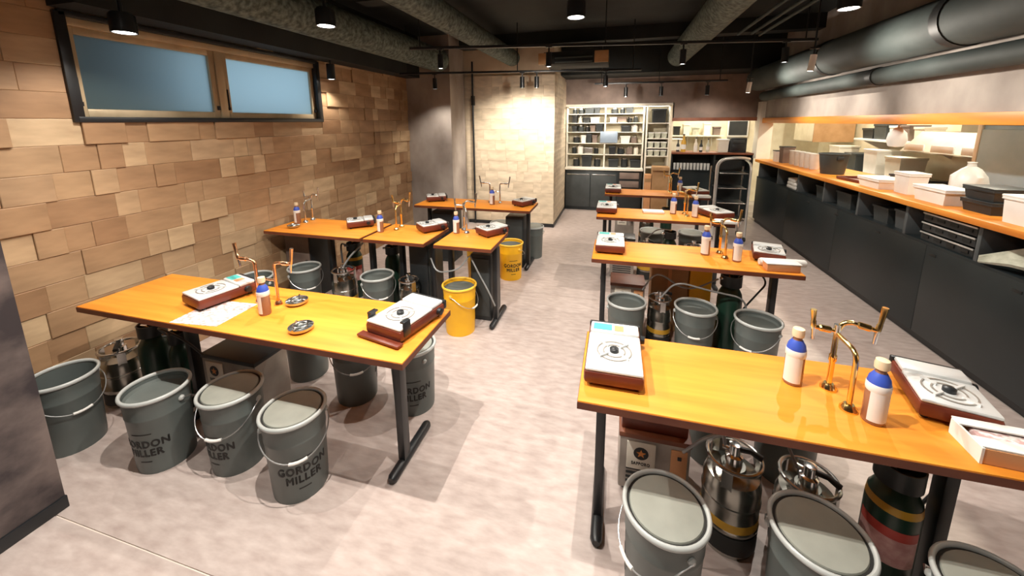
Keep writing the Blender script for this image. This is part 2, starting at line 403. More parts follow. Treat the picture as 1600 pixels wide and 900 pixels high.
for i, (a, c) in enumerate((((1.30, .3, 2.58), (1.30, 5.2, 2.58)), ((1.44, .3, 2.58), (1.44, 5.2, 2.58)), ((1.52, .3, 2.56), (1.52, 5.2, 2.56)))):
    obj('conduit_pipe', B().tube([a, c], .016).mesh('conduit_pipe', M_duct), label=('thin grey conduit pipe next to the counter-row insulated duct', 'thin grey conduit pipe in the middle of three by the ducts', 'thin grey conduit pipe of three closest to the large duct')[i], cat='pipe', group='thin ceiling conduits')
obj('flexible_pipe', B().tube(bend([(.05, 2.2, 2.60), (.05, 2.75, 2.58), (-.18, 3.0, 2.55), (-.20, 3.02, 2.48)], 8, .3), .022).mesh('flexible_pipe', M_hose), label='bent pale flexible pipe hanging from the ribbed ceiling', cat='pipe')
# cross beams
struct('trim_9', B().box(-.9, 6.35, 2.33, 2.2, 7.0, 2.78), M_ceil)
for y in (3.05, 5.3): struct('trim_%d' % (7 if y < 4 else 8), B().box(-2.2, y, 2.62, 2.2, y+.16, 2.78), M_ceil)
# air conditioner cassette on the ceiling
t = thing('ceiling_air_unit', 'suspended dark air unit with two pale end caps above the aisle', 'air conditioner', (-.55, 4.75, 2.26))
B().box(-.34, 0, .02, .42, .5, .16, .01).build('casing', M_ceil, t)
for x in (-.34, .32): B().box(x-.06, -.012, .02, x+.10, .02, .15, .006).build('end_cap', M_card, t)
for k in range(2): B().box(-.2, -.02, .03+.05*k, .24, .01, .045+.05*k).build('louvre', M_duct, t)
# tracks
def track(p0, p1, label):
    a, c = Vector(p0), Vector(p1); t = thing('lighting_track', label, 'light track', p0, math.atan2(c.y-a.y, c.x-a.x))
    L_ = (c-a).length
    B().box(0, -.016, 0, L_, .016, .025, .003).build('rail', M_steelb, t)
    n = max(2, int(L_/1.3))
    for k in range(n+1):
        x = .1+(L_-.2)*k/n
        B().tube([(x, 0, .02), (x, 0, 2.78-p0[2])], .006, 8).build('suspension_rod', M_steelb, t)
track((-1.98, 3.53, 2.30), (1.70, 4.22, 2.30), 'black lighting track hanging across the room over the second counter-row table')
track((-2.68, 4.50, 2.20), (.25, 5.02, 2.20), 'black lighting track hanging in front of the grey pillar')
track((-.35, 6.0, 2.14), (1.45, 6.1, 2.14), 'black lighting track hanging before the rear shelves')
def tracklight(x, y, z, tilt, rz, label, lit=True, white=False, L_=.13, r=.028):
    t = thing('track_spotlight', label, 'spotlight', (x, y, z), rz)
    R = Matrix.Rotation(tilt, 4, 'Y')
    b_ = B(); b_.lathe([(0, 0), (r, 0), (r, -L_), (r*.85, -L_), (r*.85, -L_+.012), (0, -L_+.012)], 20)
    bmesh.ops.transform(b_.bm, matrix=Matrix.Translation((0, 0, -.05)) @ R, verts=b_.bm.verts); b_.build('head', M_white if white else M_steelb, t)
    B().tube([(0, 0, .0), (0, 0, -.06)], .008, 8).build('stem', M_steelb, t)
    B().box(-.03, -.014, -.008, .03, .014, .004, .002).build('adapter', M_steelb, t)
    if lit:
        b_ = B(); b_.lathe([(0, -L_+.004), (r*.84, -L_+.004), (r*.84, -L_+.010), (0, -L_+.010)], 20)
        bmesh.ops.transform(b_.bm, matrix=Matrix.Translation((0, 0, -.05)) @ R, verts=b_.bm.verts); b_.build('lens', M_lens, t)
    return t
def on_track(p0, p1, s): return tuple(a+(c-a)*s for a, c in zip(p0, p1))
A0, A1 = (-1.98, 3.53, 2.30), (1.70, 4.22, 2.30); B0, B1 = (-2.68, 4.50, 2.20), (.25, 5.02, 2.20); C0, C1 = (-.35, 6.0, 2.14), (1.45, 6.1, 2.14)
TL = [(A0, A1, .08, 'black track spotlight nearest the tiled wall on the front track', 60, (-1.9, 3.3, 0)),
      (A0, A1, .36, 'black track spotlight over the aisle beside the ceiling air unit', 70, (-.9, 5.6, .9)),
      (A0, A1, .69, 'black track spotlight above the second counter-row table from the shelves', 95, (.45, 3.7, .7)),
      (B0, B1, .15, 'black track spotlight hanging before the grey pillar', 40, (-2.4, 5.1, .8)),
      (B0, B1, .52, 'red-black twin track spotlight before the pale tiled block', 85, (-1.5, 5.7, 1.0)),
      (B0, B1, .58, 'bronze twin track spotlight before the pale tiled block', 85, (-1.25, 5.7, 1.2)),
      (B0, B1, .86, 'black track spotlight at the end of the pillar track', 70, (-.2, 7.0, 1.2)),
      (A0, A1, .93, 'added black track spotlight brightening the counter, at the duct end of the front track', 60, (2.3, 5.0, 1.0)),  # extra spotlight, added to brighten the goods on the counter
      (C0, C1, .25, 'black track spotlight tilted at the rear shelves', 60, (-.3, 7.1, 1.4)),
      (C0, C1, .52, 'bright track spotlight in the middle of the rear track', 75, (.5, 5.1, .7)),
      (C0, C1, .86, 'black track spotlight tilted at the rear pass-through', 40, (1.4, 7.0, 1.0))]
for a, c, s, lb, p, tg in TL:
    q = on_track(a, c, s); tracklight(q[0], q[1], q[2], 0, 0, lb)
    spot((q[0], q[1], q[2]-.19), tg, p, 100, .7)
tracklight(1.42, 3.55, 2.14, .1, 0, 'white track spotlight hanging beside the large grey duct', True, True, .12, .022)
obj('hanger_rod', B().tube([(1.42, 3.55, 2.12), (1.42, 3.55, 2.78)], .006).mesh('hanger_rod', M_steelb), label='thin rod holding the white spotlight by the large duct', cat='rod')
tracklight(1.50, 5.3, 2.10, .1, 0, 'white track spotlight by the rear end of the large duct', True, True, .12, .024)
obj('hanger_rod', B().tube([(1.50, 5.3, 2.08), (1.50, 5.3, 2.78)], .006).mesh('hanger_rod', M_steelb), label='thin rod holding the white spotlight near the duct end', cat='rod')
spot((1.44, 3.55, 1.945), (2.2, 3.1, 1.80), 46, 150, .8)
spot((1.52, 5.3, 1.905), (2.2, 5.0, 1.75), 42, 150, .8)
tracklight(XW+.13, 3.42, 2.24, 0, 0, 'black spotlight at the far upper corner of the window', True, False, .15, .04)
spot((XW+.15, 3.42, 2.03), (XW+.3, 3.5, 0), 22, 120, .7)
for x, y, z, p, dg, lb in DOWN:
    t = thing('pendant_downlight', lb, 'lamp', (x, y, z))
    big = .055
    B().lathe([(0, .10), (big*.8, .10), (big, .085), (big, .0), (big-.006, .0), (big-.006, .012), (0, .012)], 24).build('housing', M_steelb, t)
    B().lathe([(0, .010), (big-.007, .010), (big-.012, .001), (0, -.002)], 24).build('lens', M_lens, t)
    B().tube([(0, 0, .09), (0, 0, (2.78 if x > XW+.5 else 2.3)-z)], .01, 8).build('stem', M_steelb, t)

# ================================================================== TABLES
def table(x0, x1, y0, y1, label, legs=True, insL=.075, insR=.08, panel=None):
    cx, cy = (x0+x1)/2, (y0+y1)/2; hx, hy = (x1-x0)/2, (y1-y0)/2
    t = thing('dining_table', label, 'table', (cx, cy, 0), 0, 'orange wood-topped tables')
    tp = B().box(-hx, -hy, .672, hx, hy, .70, .002).build('tabletop', M_top, t)
    b_ = B()
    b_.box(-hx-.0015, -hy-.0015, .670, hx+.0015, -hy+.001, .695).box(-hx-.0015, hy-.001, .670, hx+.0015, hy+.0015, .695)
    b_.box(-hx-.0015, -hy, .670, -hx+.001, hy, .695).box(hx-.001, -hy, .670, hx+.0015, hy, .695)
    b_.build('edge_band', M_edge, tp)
    for s, ins in ((-1, insL), (1, insR)):
        x = s*(hx-ins)
        lg = B().box(x-.018, -.026, .04, x+.018, .026, .672, .004).build('leg', M_steelb, t)
        B().tube([(x, -hy+.10, .022), (x, -hy+.115, .022), (x, hy-.0, .022), (x, hy+.015, .022)], [.014, .023, .023, .014], 12).build('foot', M_steelb, t)
        B().box(x-.03, -hy+.06, .655, x+.03, hy-.06, .672).build('bracket', M_steelb, t)
    if hx > .4: B().box(-hx+insL, -.018, .64, hx-insR, .018, .672).build('stretcher', M_steelb, t)
    return t
TB = dict(L1=(-2.60, -.755, 1.165, 1.605), L2=(-2.90, -1.95, 2.52, 2.98), L3=(-1.915, -1.385, 2.52, 2.98), L4=(-1.30, -.847, 2.52, 2.98), L5=(-2.16, -.84, 3.77, 4.21),
          T1=(-.09, 1.13, 1.135, 1.575), T2=(-.13, 1.105, 2.51, 2.94), T3=(-.16, 1.045, 3.70, 4.13), T4=(-.12, 1.10, 4.94, 5.36))
ORD = dict(T1='fourth counter-row table', T2='third counter-row table', T3='second counter-row table', T4='first counter-row table')
table(*TB['L1'], 'longest orange wooden table, under the frosted window on the tiled wall', insL=.42, insR=.16)
table(*TB['L2'], 'orange wooden table end-on to the tiled wall in the line of three', insL=.48, insR=.05)
table(*TB['L3'], 'short orange wooden table in the middle of the line of three', insL=.205, insR=.035)
table(*TB['L4'], 'short orange wooden table at the aisle end of the line of three', insL=.035, insR=.04)
table(*TB['L5'], 'orange wooden table standing in front of the grey pillar', insR=.06)
table(*TB['T1'], 'orange wooden table, fourth from the rear shelves in the counter row')
table(*TB['T2'], 'orange wooden table, third from the rear shelves in the counter row')
table(*TB['T3'], 'orange wooden table, second from the rear shelves in the counter row')
table(*TB['T4'], 'orange wooden table closest to the rear shelves in the counter row')

# ================================================================== BUCKET STOOLS
H_B = .385
def bucket_meshes(body_m, rim_m, key):
    D = {}
    D['body'] = B().lathe([(0, .012), (.104, .012), (.106, 0), (.110, 0), (.112, .02), (.1205, .275), (.1225, .28), (.1225, .288), (.121, .293), (.124, .335), (.126, .365), (.122, .365), (.117, .30), (.104, .02), (0, .02)], 48).mesh('body', body_m)
    ring = []
    for k in range(13):
        a = 2*PI*k/12; ring.append((.1275+.0075*math.cos(a), .375+.010*math.sin(a)))
    D['rim'] = B().lathe(ring[:-1], 48, close=True).mesh('rim', rim_m)
    D['rim'].transform(Matrix.Translation((0, 0, 0)))
    D['pad'] = B().lathe([(0, .360), (.112, .360), (.1125, .374), (.110, .379), (.098, .382), (0, .383)], 48).mesh('seat_pad', M_pad)
    D['groove'] = B().lathe([(.1115, .362), (.1225, .362), (.1225, .3735), (.1115, .3735)], 48, close=True).mesh('seal', M_kegr)
    D['lid'] = B().lathe([(0, .338), (.112, .338), (.1185, .352), (.1185, .342), (.112, .330), (0, .330)], 48).mesh('recessed_lid', M_bin)
    D['ear'] = B().lathe([(0, 0), (.013, 0), (.013, .008), (.007, .014), (0, .014)], 14, (.121, 0, .325), 'X').mesh('ear', rim_m)
    # wire bail hanging down on the -Y side
    pts = []
    for k in range(25):
        a = PI*k/24
        pts.append((.134*math.cos(a), -.02-.118*math.sin(a)**.9 if 0 < k < 24 else -.0, .325-.106*math.sin(a)))
    D['bail'] = B().tube(pts, .0026, 8).mesh('bail_handle', M_wire)
    g = [p for p in pts[10:15]]
    D['grip'] = B().tube(g, .0065, 10).mesh('grip', M_white)
    return D
BM_G = bucket_meshes(M_bucket, M_rim, 'g'); BM_Y = bucket_meshes(M_yell, M_yellr, 'y')
def wrap(me, r0, r1, z0, h):
    for v in me.vertices:
        x, y, zz = v.co; z = z0+y; r = .112+(z-.02)/.255*.0085+.0008+zz
        a = x/(.118)                        # centred on +X
        v.co = (r*math.cos(a), r*math.sin(a), z)
    return me
_t = text_mesh('lettering', 'GORDON\nMILLER', .050, M_print, .20, 0)
_b = bmesh.new()
for dx, dy in ((0, 0), (.0017, 0), (-.0017, 0), (0, .0014), (0, -.0014)):    # heavier strokes
    n0 = len(_b.verts); _b.from_mesh(_t); _b.verts.ensure_lookup_table()
    bmesh.ops.translate(_b, vec=(dx, dy, 0), verts=_b.verts[n0:])
_b.to_mesh(_t); _b.free()
LET = wrap(_t, 0, 0, .146, 0)
# the small print is too blurred to read: plain ink lines
def dash(z, w_, h_):
    b_ = B(); n = 8
    for k in range(n):
        pass
    vs = []
    for k in range(n+1):
        a = (k/n-.5)*w_/.118; r = .112+(z-.02)/.255*.0085+.0008
        vs.append((b_.bm.verts.new((r*math.cos(a), r*math.sin(a), z)), b_.bm.verts.new((r*math.cos(a), r*math.sin(a), z+h_))))
    for p, q in zip(vs[:-1], vs[1:]): b_.bm.faces.new((p[0], q[0], q[1], p[1]))
    return b_.mesh('small_print', M_print)
DASH1, DASH2 = dash(.212, .085, .005), dash(.068, .05, .006)
def bucket(x, y, label, top='pad', txt=0, bail=0, yellow=False, print_=True, bail_on=True, group='grey bucket stools'):
    D = BM_Y if yellow else BM_G
    t = thing('bucket_stool', label, 'bucket', (x, y, 0), 0, 'yellow bucket stools' if yellow else group)
    bd = obj('body', D['body'], t); obj('rim', D['rim'], t)
    if top == 'pad': p = obj('seat_pad', D['pad'], t); obj('seal', D['groove'], p)
    elif top == 'lid': obj('recessed_lid', D['lid'], t)
    a = math.radians(bail)+PI/2
    obj('ear', D['ear'], t, rz=a); obj('ear', D['ear'], t, rz=a+PI)
    if bail_on:
        h = obj('bail_handle', D['bail'], t, rz=a); obj('grip', D['grip'], h)
    if print_:
        l = obj('lettering', LET, bd, rz=math.radians(txt)); 
        obj('small_print', DASH1, bd, rz=math.radians(txt)); obj('small_print', DASH2, bd, rz=math.radians(txt))
    return t
# angles are directions (degrees) in which the print and the hanging bail face
bucket(-1.32, 1.18, 'grey bucket stool facing the aisle, its whole black lettering and bail showing', 'pad', -36, -44)
bucket(-1.71, 1.21, 'grey bucket stool with seat pad, third from the plastered wall end', 'pad', -92, -75)
bucket(-2.07, 1.13, 'grey bucket with sunken lid, second from the plastered wall end', 'lid', -70, 100)
bucket(-2.62, 1.07, 'open grey bucket half hidden by the plastered wall end', 'open', -130, -5)
bucket(.20, 1.13, 'grey bucket stool before the star-labelled dispenser of the fourth counter-row table', 'pad', 150, -150)
bucket(.64, 1.165, 'grey bucket stool between the two kegs of the fourth counter-row table', 'pad', 90, 70)
bucket(1.02, 1.10, 'grey bucket stool before the red-labelled cylinder of the fourth counter-row table', 'pad', 90, 60)
bucket(.11, 2.61, 'grey bucket under the stove end of the third counter-row table', 'lid', 90, 100, bail_on=False)
bucket(.555, 2.63, 'grey bucket with hanging bail beside the keg of the third counter-row table', 'lid', 90, -100)
bucket(.90, 2.545, 'grey bucket past the dark cylinder of the third counter-row table', 'lid', 90, -130)
bucket(-2.575, 2.58, 'grey bucket under the wall table in the line of three', 'lid', 120, -30)
bucket(-1.85, 2.58, 'grey bucket under the joint of the wall and middle short tables', 'lid', 120, -40)
bucket(-2.80, 2.30, 'dark open grey bucket by the tiled wall behind the long table', 'open', 120, 100)
bucket(-1.125, 2.575, 'yellow bucket stool standing at the aisle beside the short end table', 'lid', 60, -10, True)
bucket(-1.02, 3.68, 'yellow bucket stool with black lettering by the pillar table leg', 'lid', -60, 60, True)
bucket(-1.28, 3.45, 'yellow bucket stool seen under the short end table', 'lid', 60, 60, True)
bucket(-1.88, 1.84, 'grey bucket stool behind the star-fronted dispenser of the long table', 'pad', 100, 90)
bucket(-1.44, 1.74, 'grey bucket stool behind the middle of the long table', 'pad', 60, -50)
bucket(-1.07, 1.76, 'grey bucket stool behind the aisle leg of the long table', 'pad', -62, 60, bail_on=False)
bucket(.43, 4.50, 'grey bucket with pale lid behind the second counter-row table', 'pad', 90, 90)
bucket(.84, 4.52, 'grey bucket stool behind the tap end of the second counter-row table', 'pad', 90, 90)
bucket(.50, 1.83, 'grey bucket stool behind the keg of the fourth counter-row table', 'pad', 90, 90)
bucket(.80, 1.80, 'grey bucket stool behind the red-labelled cylinder of the fourth counter-row table', 'pad', 90, 90)
bucket(-1.35, 4.42, 'grey bucket stool behind the pillar table', 'pad', 90, 90)
bucket(-.93, 4.36, 'grey bucket stool behind the aisle leg of the pillar table', 'pad', 90, 90)

# ================================================================== TABLEWARE
def stove(x, y, rz, label, z=.70, sticker=True, bracket=False, w_=.20, d_=.31):
    """flat portable gas stove; its controls are on local -Y or +Y"""
    t = thing('gas_stove', label, 'stove', (x, y, z), rz, 'portable gas stoves')
    hx, hy = w_/2, d_/2
    bs = B().box(-hx, -hy, .012, hx, hy, .060, .012).build('base', M_stb, t)
    for sx in (-1, 1):
        for sy in (-1, 1): B().lathe([(0, 0), (.010, 0), (.012, .014), (0, .014)], 10, (sx*(hx-.025), sy*(hy-.03), 0)).build('rubber_foot', M_kegr, bs)
    B().box(-hx+.004, -hy+.004, .058, hx-.004, hy-.085, .070, .006).build('top_plate', M_stw, t)
    bn = B().lathe([(0, .070), (.016, .070), (.016, .082), (.010, .086), (0, .086)], 20, (0, -.04, 0)).build('burner', M_steelb, t)
    for r in (.036, .058): B().lathe([(r, .069), (r+.005, .069), (r+.004, .073), (r, .073)], 32, (0, -.04, 0), close=True).build('burner_ring', M_server, bn)
    for k in range(4):
        a = PI/4+k*PI/2
        B().box(-.004, .03, .070, .004, .075, .078).bm
        b_ = B().box(.03, -.003, .070, .07, .003, .078)
        bmesh.ops.transform(b_.bm, matrix=Matrix.Translation((0, -.04, 0)) @ Matrix.Rotation(a, 4, 'Z'), verts=b_.bm.verts); b_.build('pan_support', M_stw, bn)
    cov = B().box(-hx+.006, hy-.083, .058, hx-.006, hy-.006, .076, .008).build('cartridge_cover', M_stw, t)
    if sticker:
        B().box(-hx+.018, hy-.072, .0755, -.01, hy-.025, .0772).build('sticker', M_teal, cov)
        B().box(.0, hy-.072, .0755, .035, hy-.03, .0772).build('sticker', M_orsk, cov)
    B().lathe([(0, 0), (.017, 0), (.015, .016), (0, .018)], 16, (hx, hy-.05, .040), 'X').build('knob', M_steelb, t)
    B().box(-hx, hy-.006, .03, hx, hy+.012, .07, .004).build('back_rail', M_steelb, t)
    if bracket:
        for s in (-1, 1): B().box(s*hx-.004, -hy+.02, .03, s*hx+.004, -hy+.06, .095, .002).box(s*hx-.004, -hy+.02, .088, s*hx-s*.018, -hy+.06, .095).build('pan_clip', M_steelb, t)
        B().box(-hx-.02, -hy-.03, .006, hx+.01, -hy+.005, .016, .002).build('drip_tray', M_stb, t)
    return t
stove(.022, 1.375, 0, 'white-topped gas stove with teal sticker on the fourth counter-row table', d_=.33)
stove(1.035, 1.415, math.radians(-14), 'tilted gas stove behind the open carton on the fourth counter-row table', sticker=False, w_=.18, d_=.25)
stove(-.885, 1.43, math.radians(-12), 'gas stove with black pan clips at the aisle end of long table', sticker=False, bracket=True, d_=.30)
stove(-1.97, 1.42, math.radians(-14), 'gas stove with teal sticker beside the menu sheet on long table', w_=.185, d_=.27)
stove(-.015, 2.76, 0, 'white-topped gas stove at the aisle end of the third counter-row table')
stove(1.0, 2.80, math.radians(-14), 'gas stove under a paper roll at the counter end of third counter-row table', sticker=False, w_=.18, d_=.22)
stove(-.07, 3.96, 0, 'white-topped gas stove at the aisle end of the second counter-row table')
stove(.93, 3.97, math.radians(25), 'gas stove at the counter end of the second counter-row table', sticker=False)
stove(-.02, 5.13, 0, 'white-topped gas stove at the aisle end of the first counter-row table')
stove(.97, 5.17, math.radians(20), 'gas stove at the counter end of the first counter-row table', sticker=False)
stove(-2.17, 2.84, math.radians(-50), 'dark-red gas stove on the wall table in the line of three', sticker=False, w_=.165, d_=.225)
stove(-1.49, 2.875, math.radians(-40), 'white gas stove on the middle short table', sticker=False, w_=.165, d_=.225)
stove(-.955, 2.885, math.radians(-35), 'white gas stove on the short end table by the aisle', sticker=False, w_=.165, d_=.225)
stove(-2.02, 4.04, math.radians(-60), 'gas stove on the wall end of the pillar table', sticker=False, w_=.165, d_=.225)
stove(-.96, 4.03, math.radians(-30), 'white gas stove at the aisle end of the pillar table', sticker=False, w_=.165, d_=.225)

def bottle(x, y, rz, label, z=.70, k=1.0):
    t = thing('table_bottle', label, 'bottle', (x, y, z), rz, 'table bottles')
    b_ = B().lathe([(0, 0), (.026*k, 0), (.0285*k, .004), (.0285*k, .120*k), (.024*k, .145*k), (.013*k, .165*k), (.013*k, .180*k), (0, .180*k)], 24).build('glass_body', M_amber, t)
    n = 10; lb = B()   # paper label wrapped over two thirds of the body
    for z0, z1, r in ((.012*k, .108*k, .0293*k),):
        vs = []
        for q in range(n+1):
            a = -1.0+q*2.0/n-.55; vs.append((lb.bm.verts.new((r*math.cos(a-PI/2), r*math.sin(a-PI/2), z0)), lb.bm.verts.new((r*math.cos(a-PI/2), r*math.sin(a-PI/2), z1))))
        for p, q in zip(vs[:-1], vs[1:]): lb.bm.faces.new((p[0], q[0], q[1], p[1]))
    lb.build('paper_label', M_paper, t)
    B().lathe([(.0290*k, .112*k), (.0296*k, .122*k), (.0252*k, .146*k), (.0150*k, .164*k), (.0140*k, .16*k)], 24).build('shoulder_wrap', M_blue, t)
    B().lathe([(0, .176*k), (.0175*k, .176*k), (.0185*k, .19*k), (.0165*k, .203*k), (0, .205*k)], 20).build('cap', M_cap, t)
    nk = B().lathe([(.0285*k, .104*k), (.0300*k, .108*k), (.0300*k, .126*k), (.0285*k, .13*k)], 24, close=True).build('white_band', M_white, t)
    return t
bottle(.625, 1.415, 0, 'blue-wrapped bottle left of the brass tap on the fourth counter-row table')
bottle(.785, 1.275, .5, 'blue-wrapped bottle nearer the carton on the fourth counter-row table')
bottle(-1.60, 1.345, 0, 'small blue-wrapped bottle before the copper tap on the long table', k=.92)
bottle(.615, 2.77, 0, 'pale bottle before the tap of the third counter-row table')
bottle(.785, 2.68, .4, 'pale bottle past the tap of the third counter-row table', k=.95)
bottle(.565, 3.98, 0, 'pale bottle before the tap of the second counter-row table')
bottle(.745, 3.88, 0, 'pale bottle past the tap of the second counter-row table')
bottle(-2.80, 2.79, 0, 'dark bottle against the tiled wall on the wall table', k=.95)
bottle(-1.885, 2.72, 0, 'white-labelled bottle on the corner of the middle short table', k=.9)
bottle(-1.25, 2.84, 0, 'white-labelled bottle on the short end table by the aisle', k=.9)
bottle(-1.31, 3.98, 0, 'pale bottle beside the tap of the pillar table')
bottle(.80, 5.22, 0, 'pale bottle beside the tap of the first counter-row table')

def faucet(t, base, tip, mt, lever=.075, dx=1):
    """horizontal faucet body from base to tip with an upright lever and a short spout"""
    a, c = Vector(base), Vector(tip); d = (c-a)
    arm = B().tube([a, a+d*.25, a+d*.3, a+d*.72, a+d*.78, c], [.006, .006, .011, .011, .007, .007], 12).build('faucet_body', mt, t)
    B().tube([c, c+Vector((dx*.004, 0, .02)), c+Vector((dx*.006, 0, .024)), c+Vector((dx*.014, 0, lever))], [.008, .008, .0065, .009], 10).build('lever', mt, arm)
    B().tube([c, c+Vector((-dx*.004, 0, -.02)), c+Vector((-dx*.006, 0, -.045))], [.007, .006, .005], 10).build('spout', M_chrome, arm)
def tower(x, y, rz, label, mt=None, kind=0, z=.70):
    mt = mt or M_brass
    t = thing('drinks_tap', label, 'tap', (x, y, z), rz, 'table drink taps')
    if kind == 0:
        B().lathe([(0, 0), (.024, 0), (.024, .006), (.014, .02), (0, .02)], 20, (0, .05, 0)).build('base_flange', mt, t)
        B().lathe([(0, 0), (.024, 0), (.024, .006), (.014, .02), (0, .02)], 20, (.01, -.05, 0)).build('base_flange', mt, t)
        B().tube(bend([(.01, -.05, .01), (.01, -.05, .195), (0, .05, .205), (0, .05, .19)], 6, .035), .0075, 12).build('pipe', mt, t)
        B().tube([(0, .05, .01), (0, .05, .10), (0, .05, .105), (0, .05, .125), (0, .05, .13), (0, .05, .215)], [.008, .008, .011, .011, .008, .008], 12).build('pipe', mt, t)
        B().tube([(0, .05, .205), (0, .05, .235)], .010, 12).build('union', M_chrome, t)
        faucet(t, (0, .05, .212), (-.07, .045, .222), mt, .06, -.4)
        B().tube(bend([(0, .05, .21), (.015, .05, .245), (.04, .045, .25)], 4, .02), .008, 10).build('pipe', mt, t)
        faucet(t, (.03, .045, .25), (.098, .03, .238), mt, .08, .7)
    else:
        for s in (-1, 1):
            B().lathe([(0, 0), (.02, 0), (.02, .006), (.012, .02), (0, .02)], 20, (s*.06, 0, 0)).build('base_flange', mt, t)
            B().tube(bend([(s*.06, 0, .01), (s*.06, 0, .22), (s*.10, 0, .225)], 6, .04), .0075, 12).build('pipe', mt, t)
            faucet(t, (s*.095, 0, .225), (s*.165, .0, .225), mt, .08, s)
        B().tube([(-.06, 0, .13), (.06, 0, .13)], .006, 10).build('crossbar', mt, t)
    return t
tower(.73, 1.36, 0, 'shiny brass two-lever drinks tap on the fourth counter-row table')
tower(-1.68, 1.44, 0, 'copper two-lever drinks tap on the long table', M_copper, 1)
tower(.715, 2.77, 0, 'brass two-lever drinks tap on the third counter-row table')
tower(.67, 3.95, 0, 'brass two-lever drinks tap on the second counter-row table')
tower(.68, 5.2, 0, 'brass two-lever drinks tap on the first counter-row table')
tower(-2.76, 2.88, 0, 'dull steel drinks tap against the tiled wall on the wall table', M_chrome, 0)
tower(-1.80, 2.86, 0, 'brass drinks tap on the middle short table')
tower(-1.20, 2.9, .5, 'steel drinks tap on the short end table by the aisle', M_chrome, 0)
tower(-1.31, 4.08, 0, 'steel drinks tap on the table before the grey pillar', M_chrome, 1)

def ashtray(x, y, rz, label, z=.70):
    t = thing('metal_dish', label, 'dish', (x, y, z), rz, 'small metal dishes')
    B().lathe([(0, 0), (.036, 0), (.050, .010), (.052, .022), (.048, .022), (.044, .012), (0, .008)], 28).build('dish', M_steel, t)
    for a in (0, 2.1, 4.2):
        B().tube([(0.0+.03*math.cos(a), .03*math.sin(a), .024), (.052*math.cos(a), .052*math.sin(a), .024)], .005, 8).build('rest', M_steel, t)
    B().tube([(.028*math.cos(2*PI*k/20), .028*math.sin(2*PI*k/20), .024) for k in range(20)], .005, 8, True).build('inner_ring', M_steel, t)
ashtray(-1.535, 1.47, 0, 'round metal dish beside the copper tap on the long table')
ashtray(-1.315, 1.265, .6, 'round metal dish at the front edge of the long table')
ashtray(-2.72, 2.66, .6, 'round metal dish on the wall table in the line of three')
# menu sheets
obj('menu_sheet', B().prism([(-.14, -.11), (.11, -.12), (.13, .10), (-.12, .12)], 0, .0015).mesh('menu_sheet', M_pinkpr), loc=(-1.84, 1.295, .7002), rz=.15, label='pink printed menu sheet under the stove on the long table', cat='menu')
# open carton and paper at the counter end of the fourth table
t = thing('open_carton', 'small open white carton with orange side on the fourth counter-row table', 'carton', (1.085, 1.215, .70), math.radians(-4))
B().box(-.115, -.055, 0, .13, -.052, .045).box(-.115, .052, 0, .13, .055, .045).box(-.115, -.055, 0, .13, .055, .003).build('side_panels', M_carton, t)
B().box(-.118, -.056, 0, -.112, .056, .047).build('end_panel', M_paper, t)
b_ = B().box(-.115, .030, .046, .13, .062, .050); b_.build('flap', M_paper, t)
b_ = B().box(-.115, -.052, .046, .13, -.012, .050); b_.build('flap', M_paper, t)
B().box(-.09, -.045, .004, .12, .045, .04, .01).build('packed_sachets', M_pinkpr, t)
obj('paper_roll', B().lathe([(0, -.13), (.02, -.13), (.024, -.12), (.024, .12), (.02, .13), (0, .13)], 18, (0, 0, 0), 'X').mesh('paper_roll', M_paper), loc=(1.03, 2.648, .7245), rz=.06, label='rolled white paper at the counter end of the third counter-row table', cat='paper')
t = thing('open_carton', 'small pale carton beside the paper roll on third counter-row table', 'carton', (1.0, 2.575, .70), .06)
B().box(-.09, -.035, 0, .09, .035, .045, .003).build('box_body', M_carton, t); B().box(-.095, -.04, .045, .095, .04, .052, .002).build('lid', M_paper, t)
obj('paper_stack', B().box(-.10, -.06, 0, .10, .06, .02, .003).mesh('paper_stack', M_paper), loc=(.38, 4.0, .7), rz=.05, label='white stack of paper on the second counter-row table', cat='paper')
for x, y, lb in ((1.0, 5.03, 'white towel lying on the counter end of first counter-row table'), (.98, 3.80, 'white towel lying on the counter end of second counter-row table')):
    b_ = B().box(-.10, -.05, 0, .10, .05, .03, .012); obj('folded_towel', b_.mesh('folded_towel', M_paper), loc=(x, y-.09, .7), rz=.1, label=lb, cat='towel')
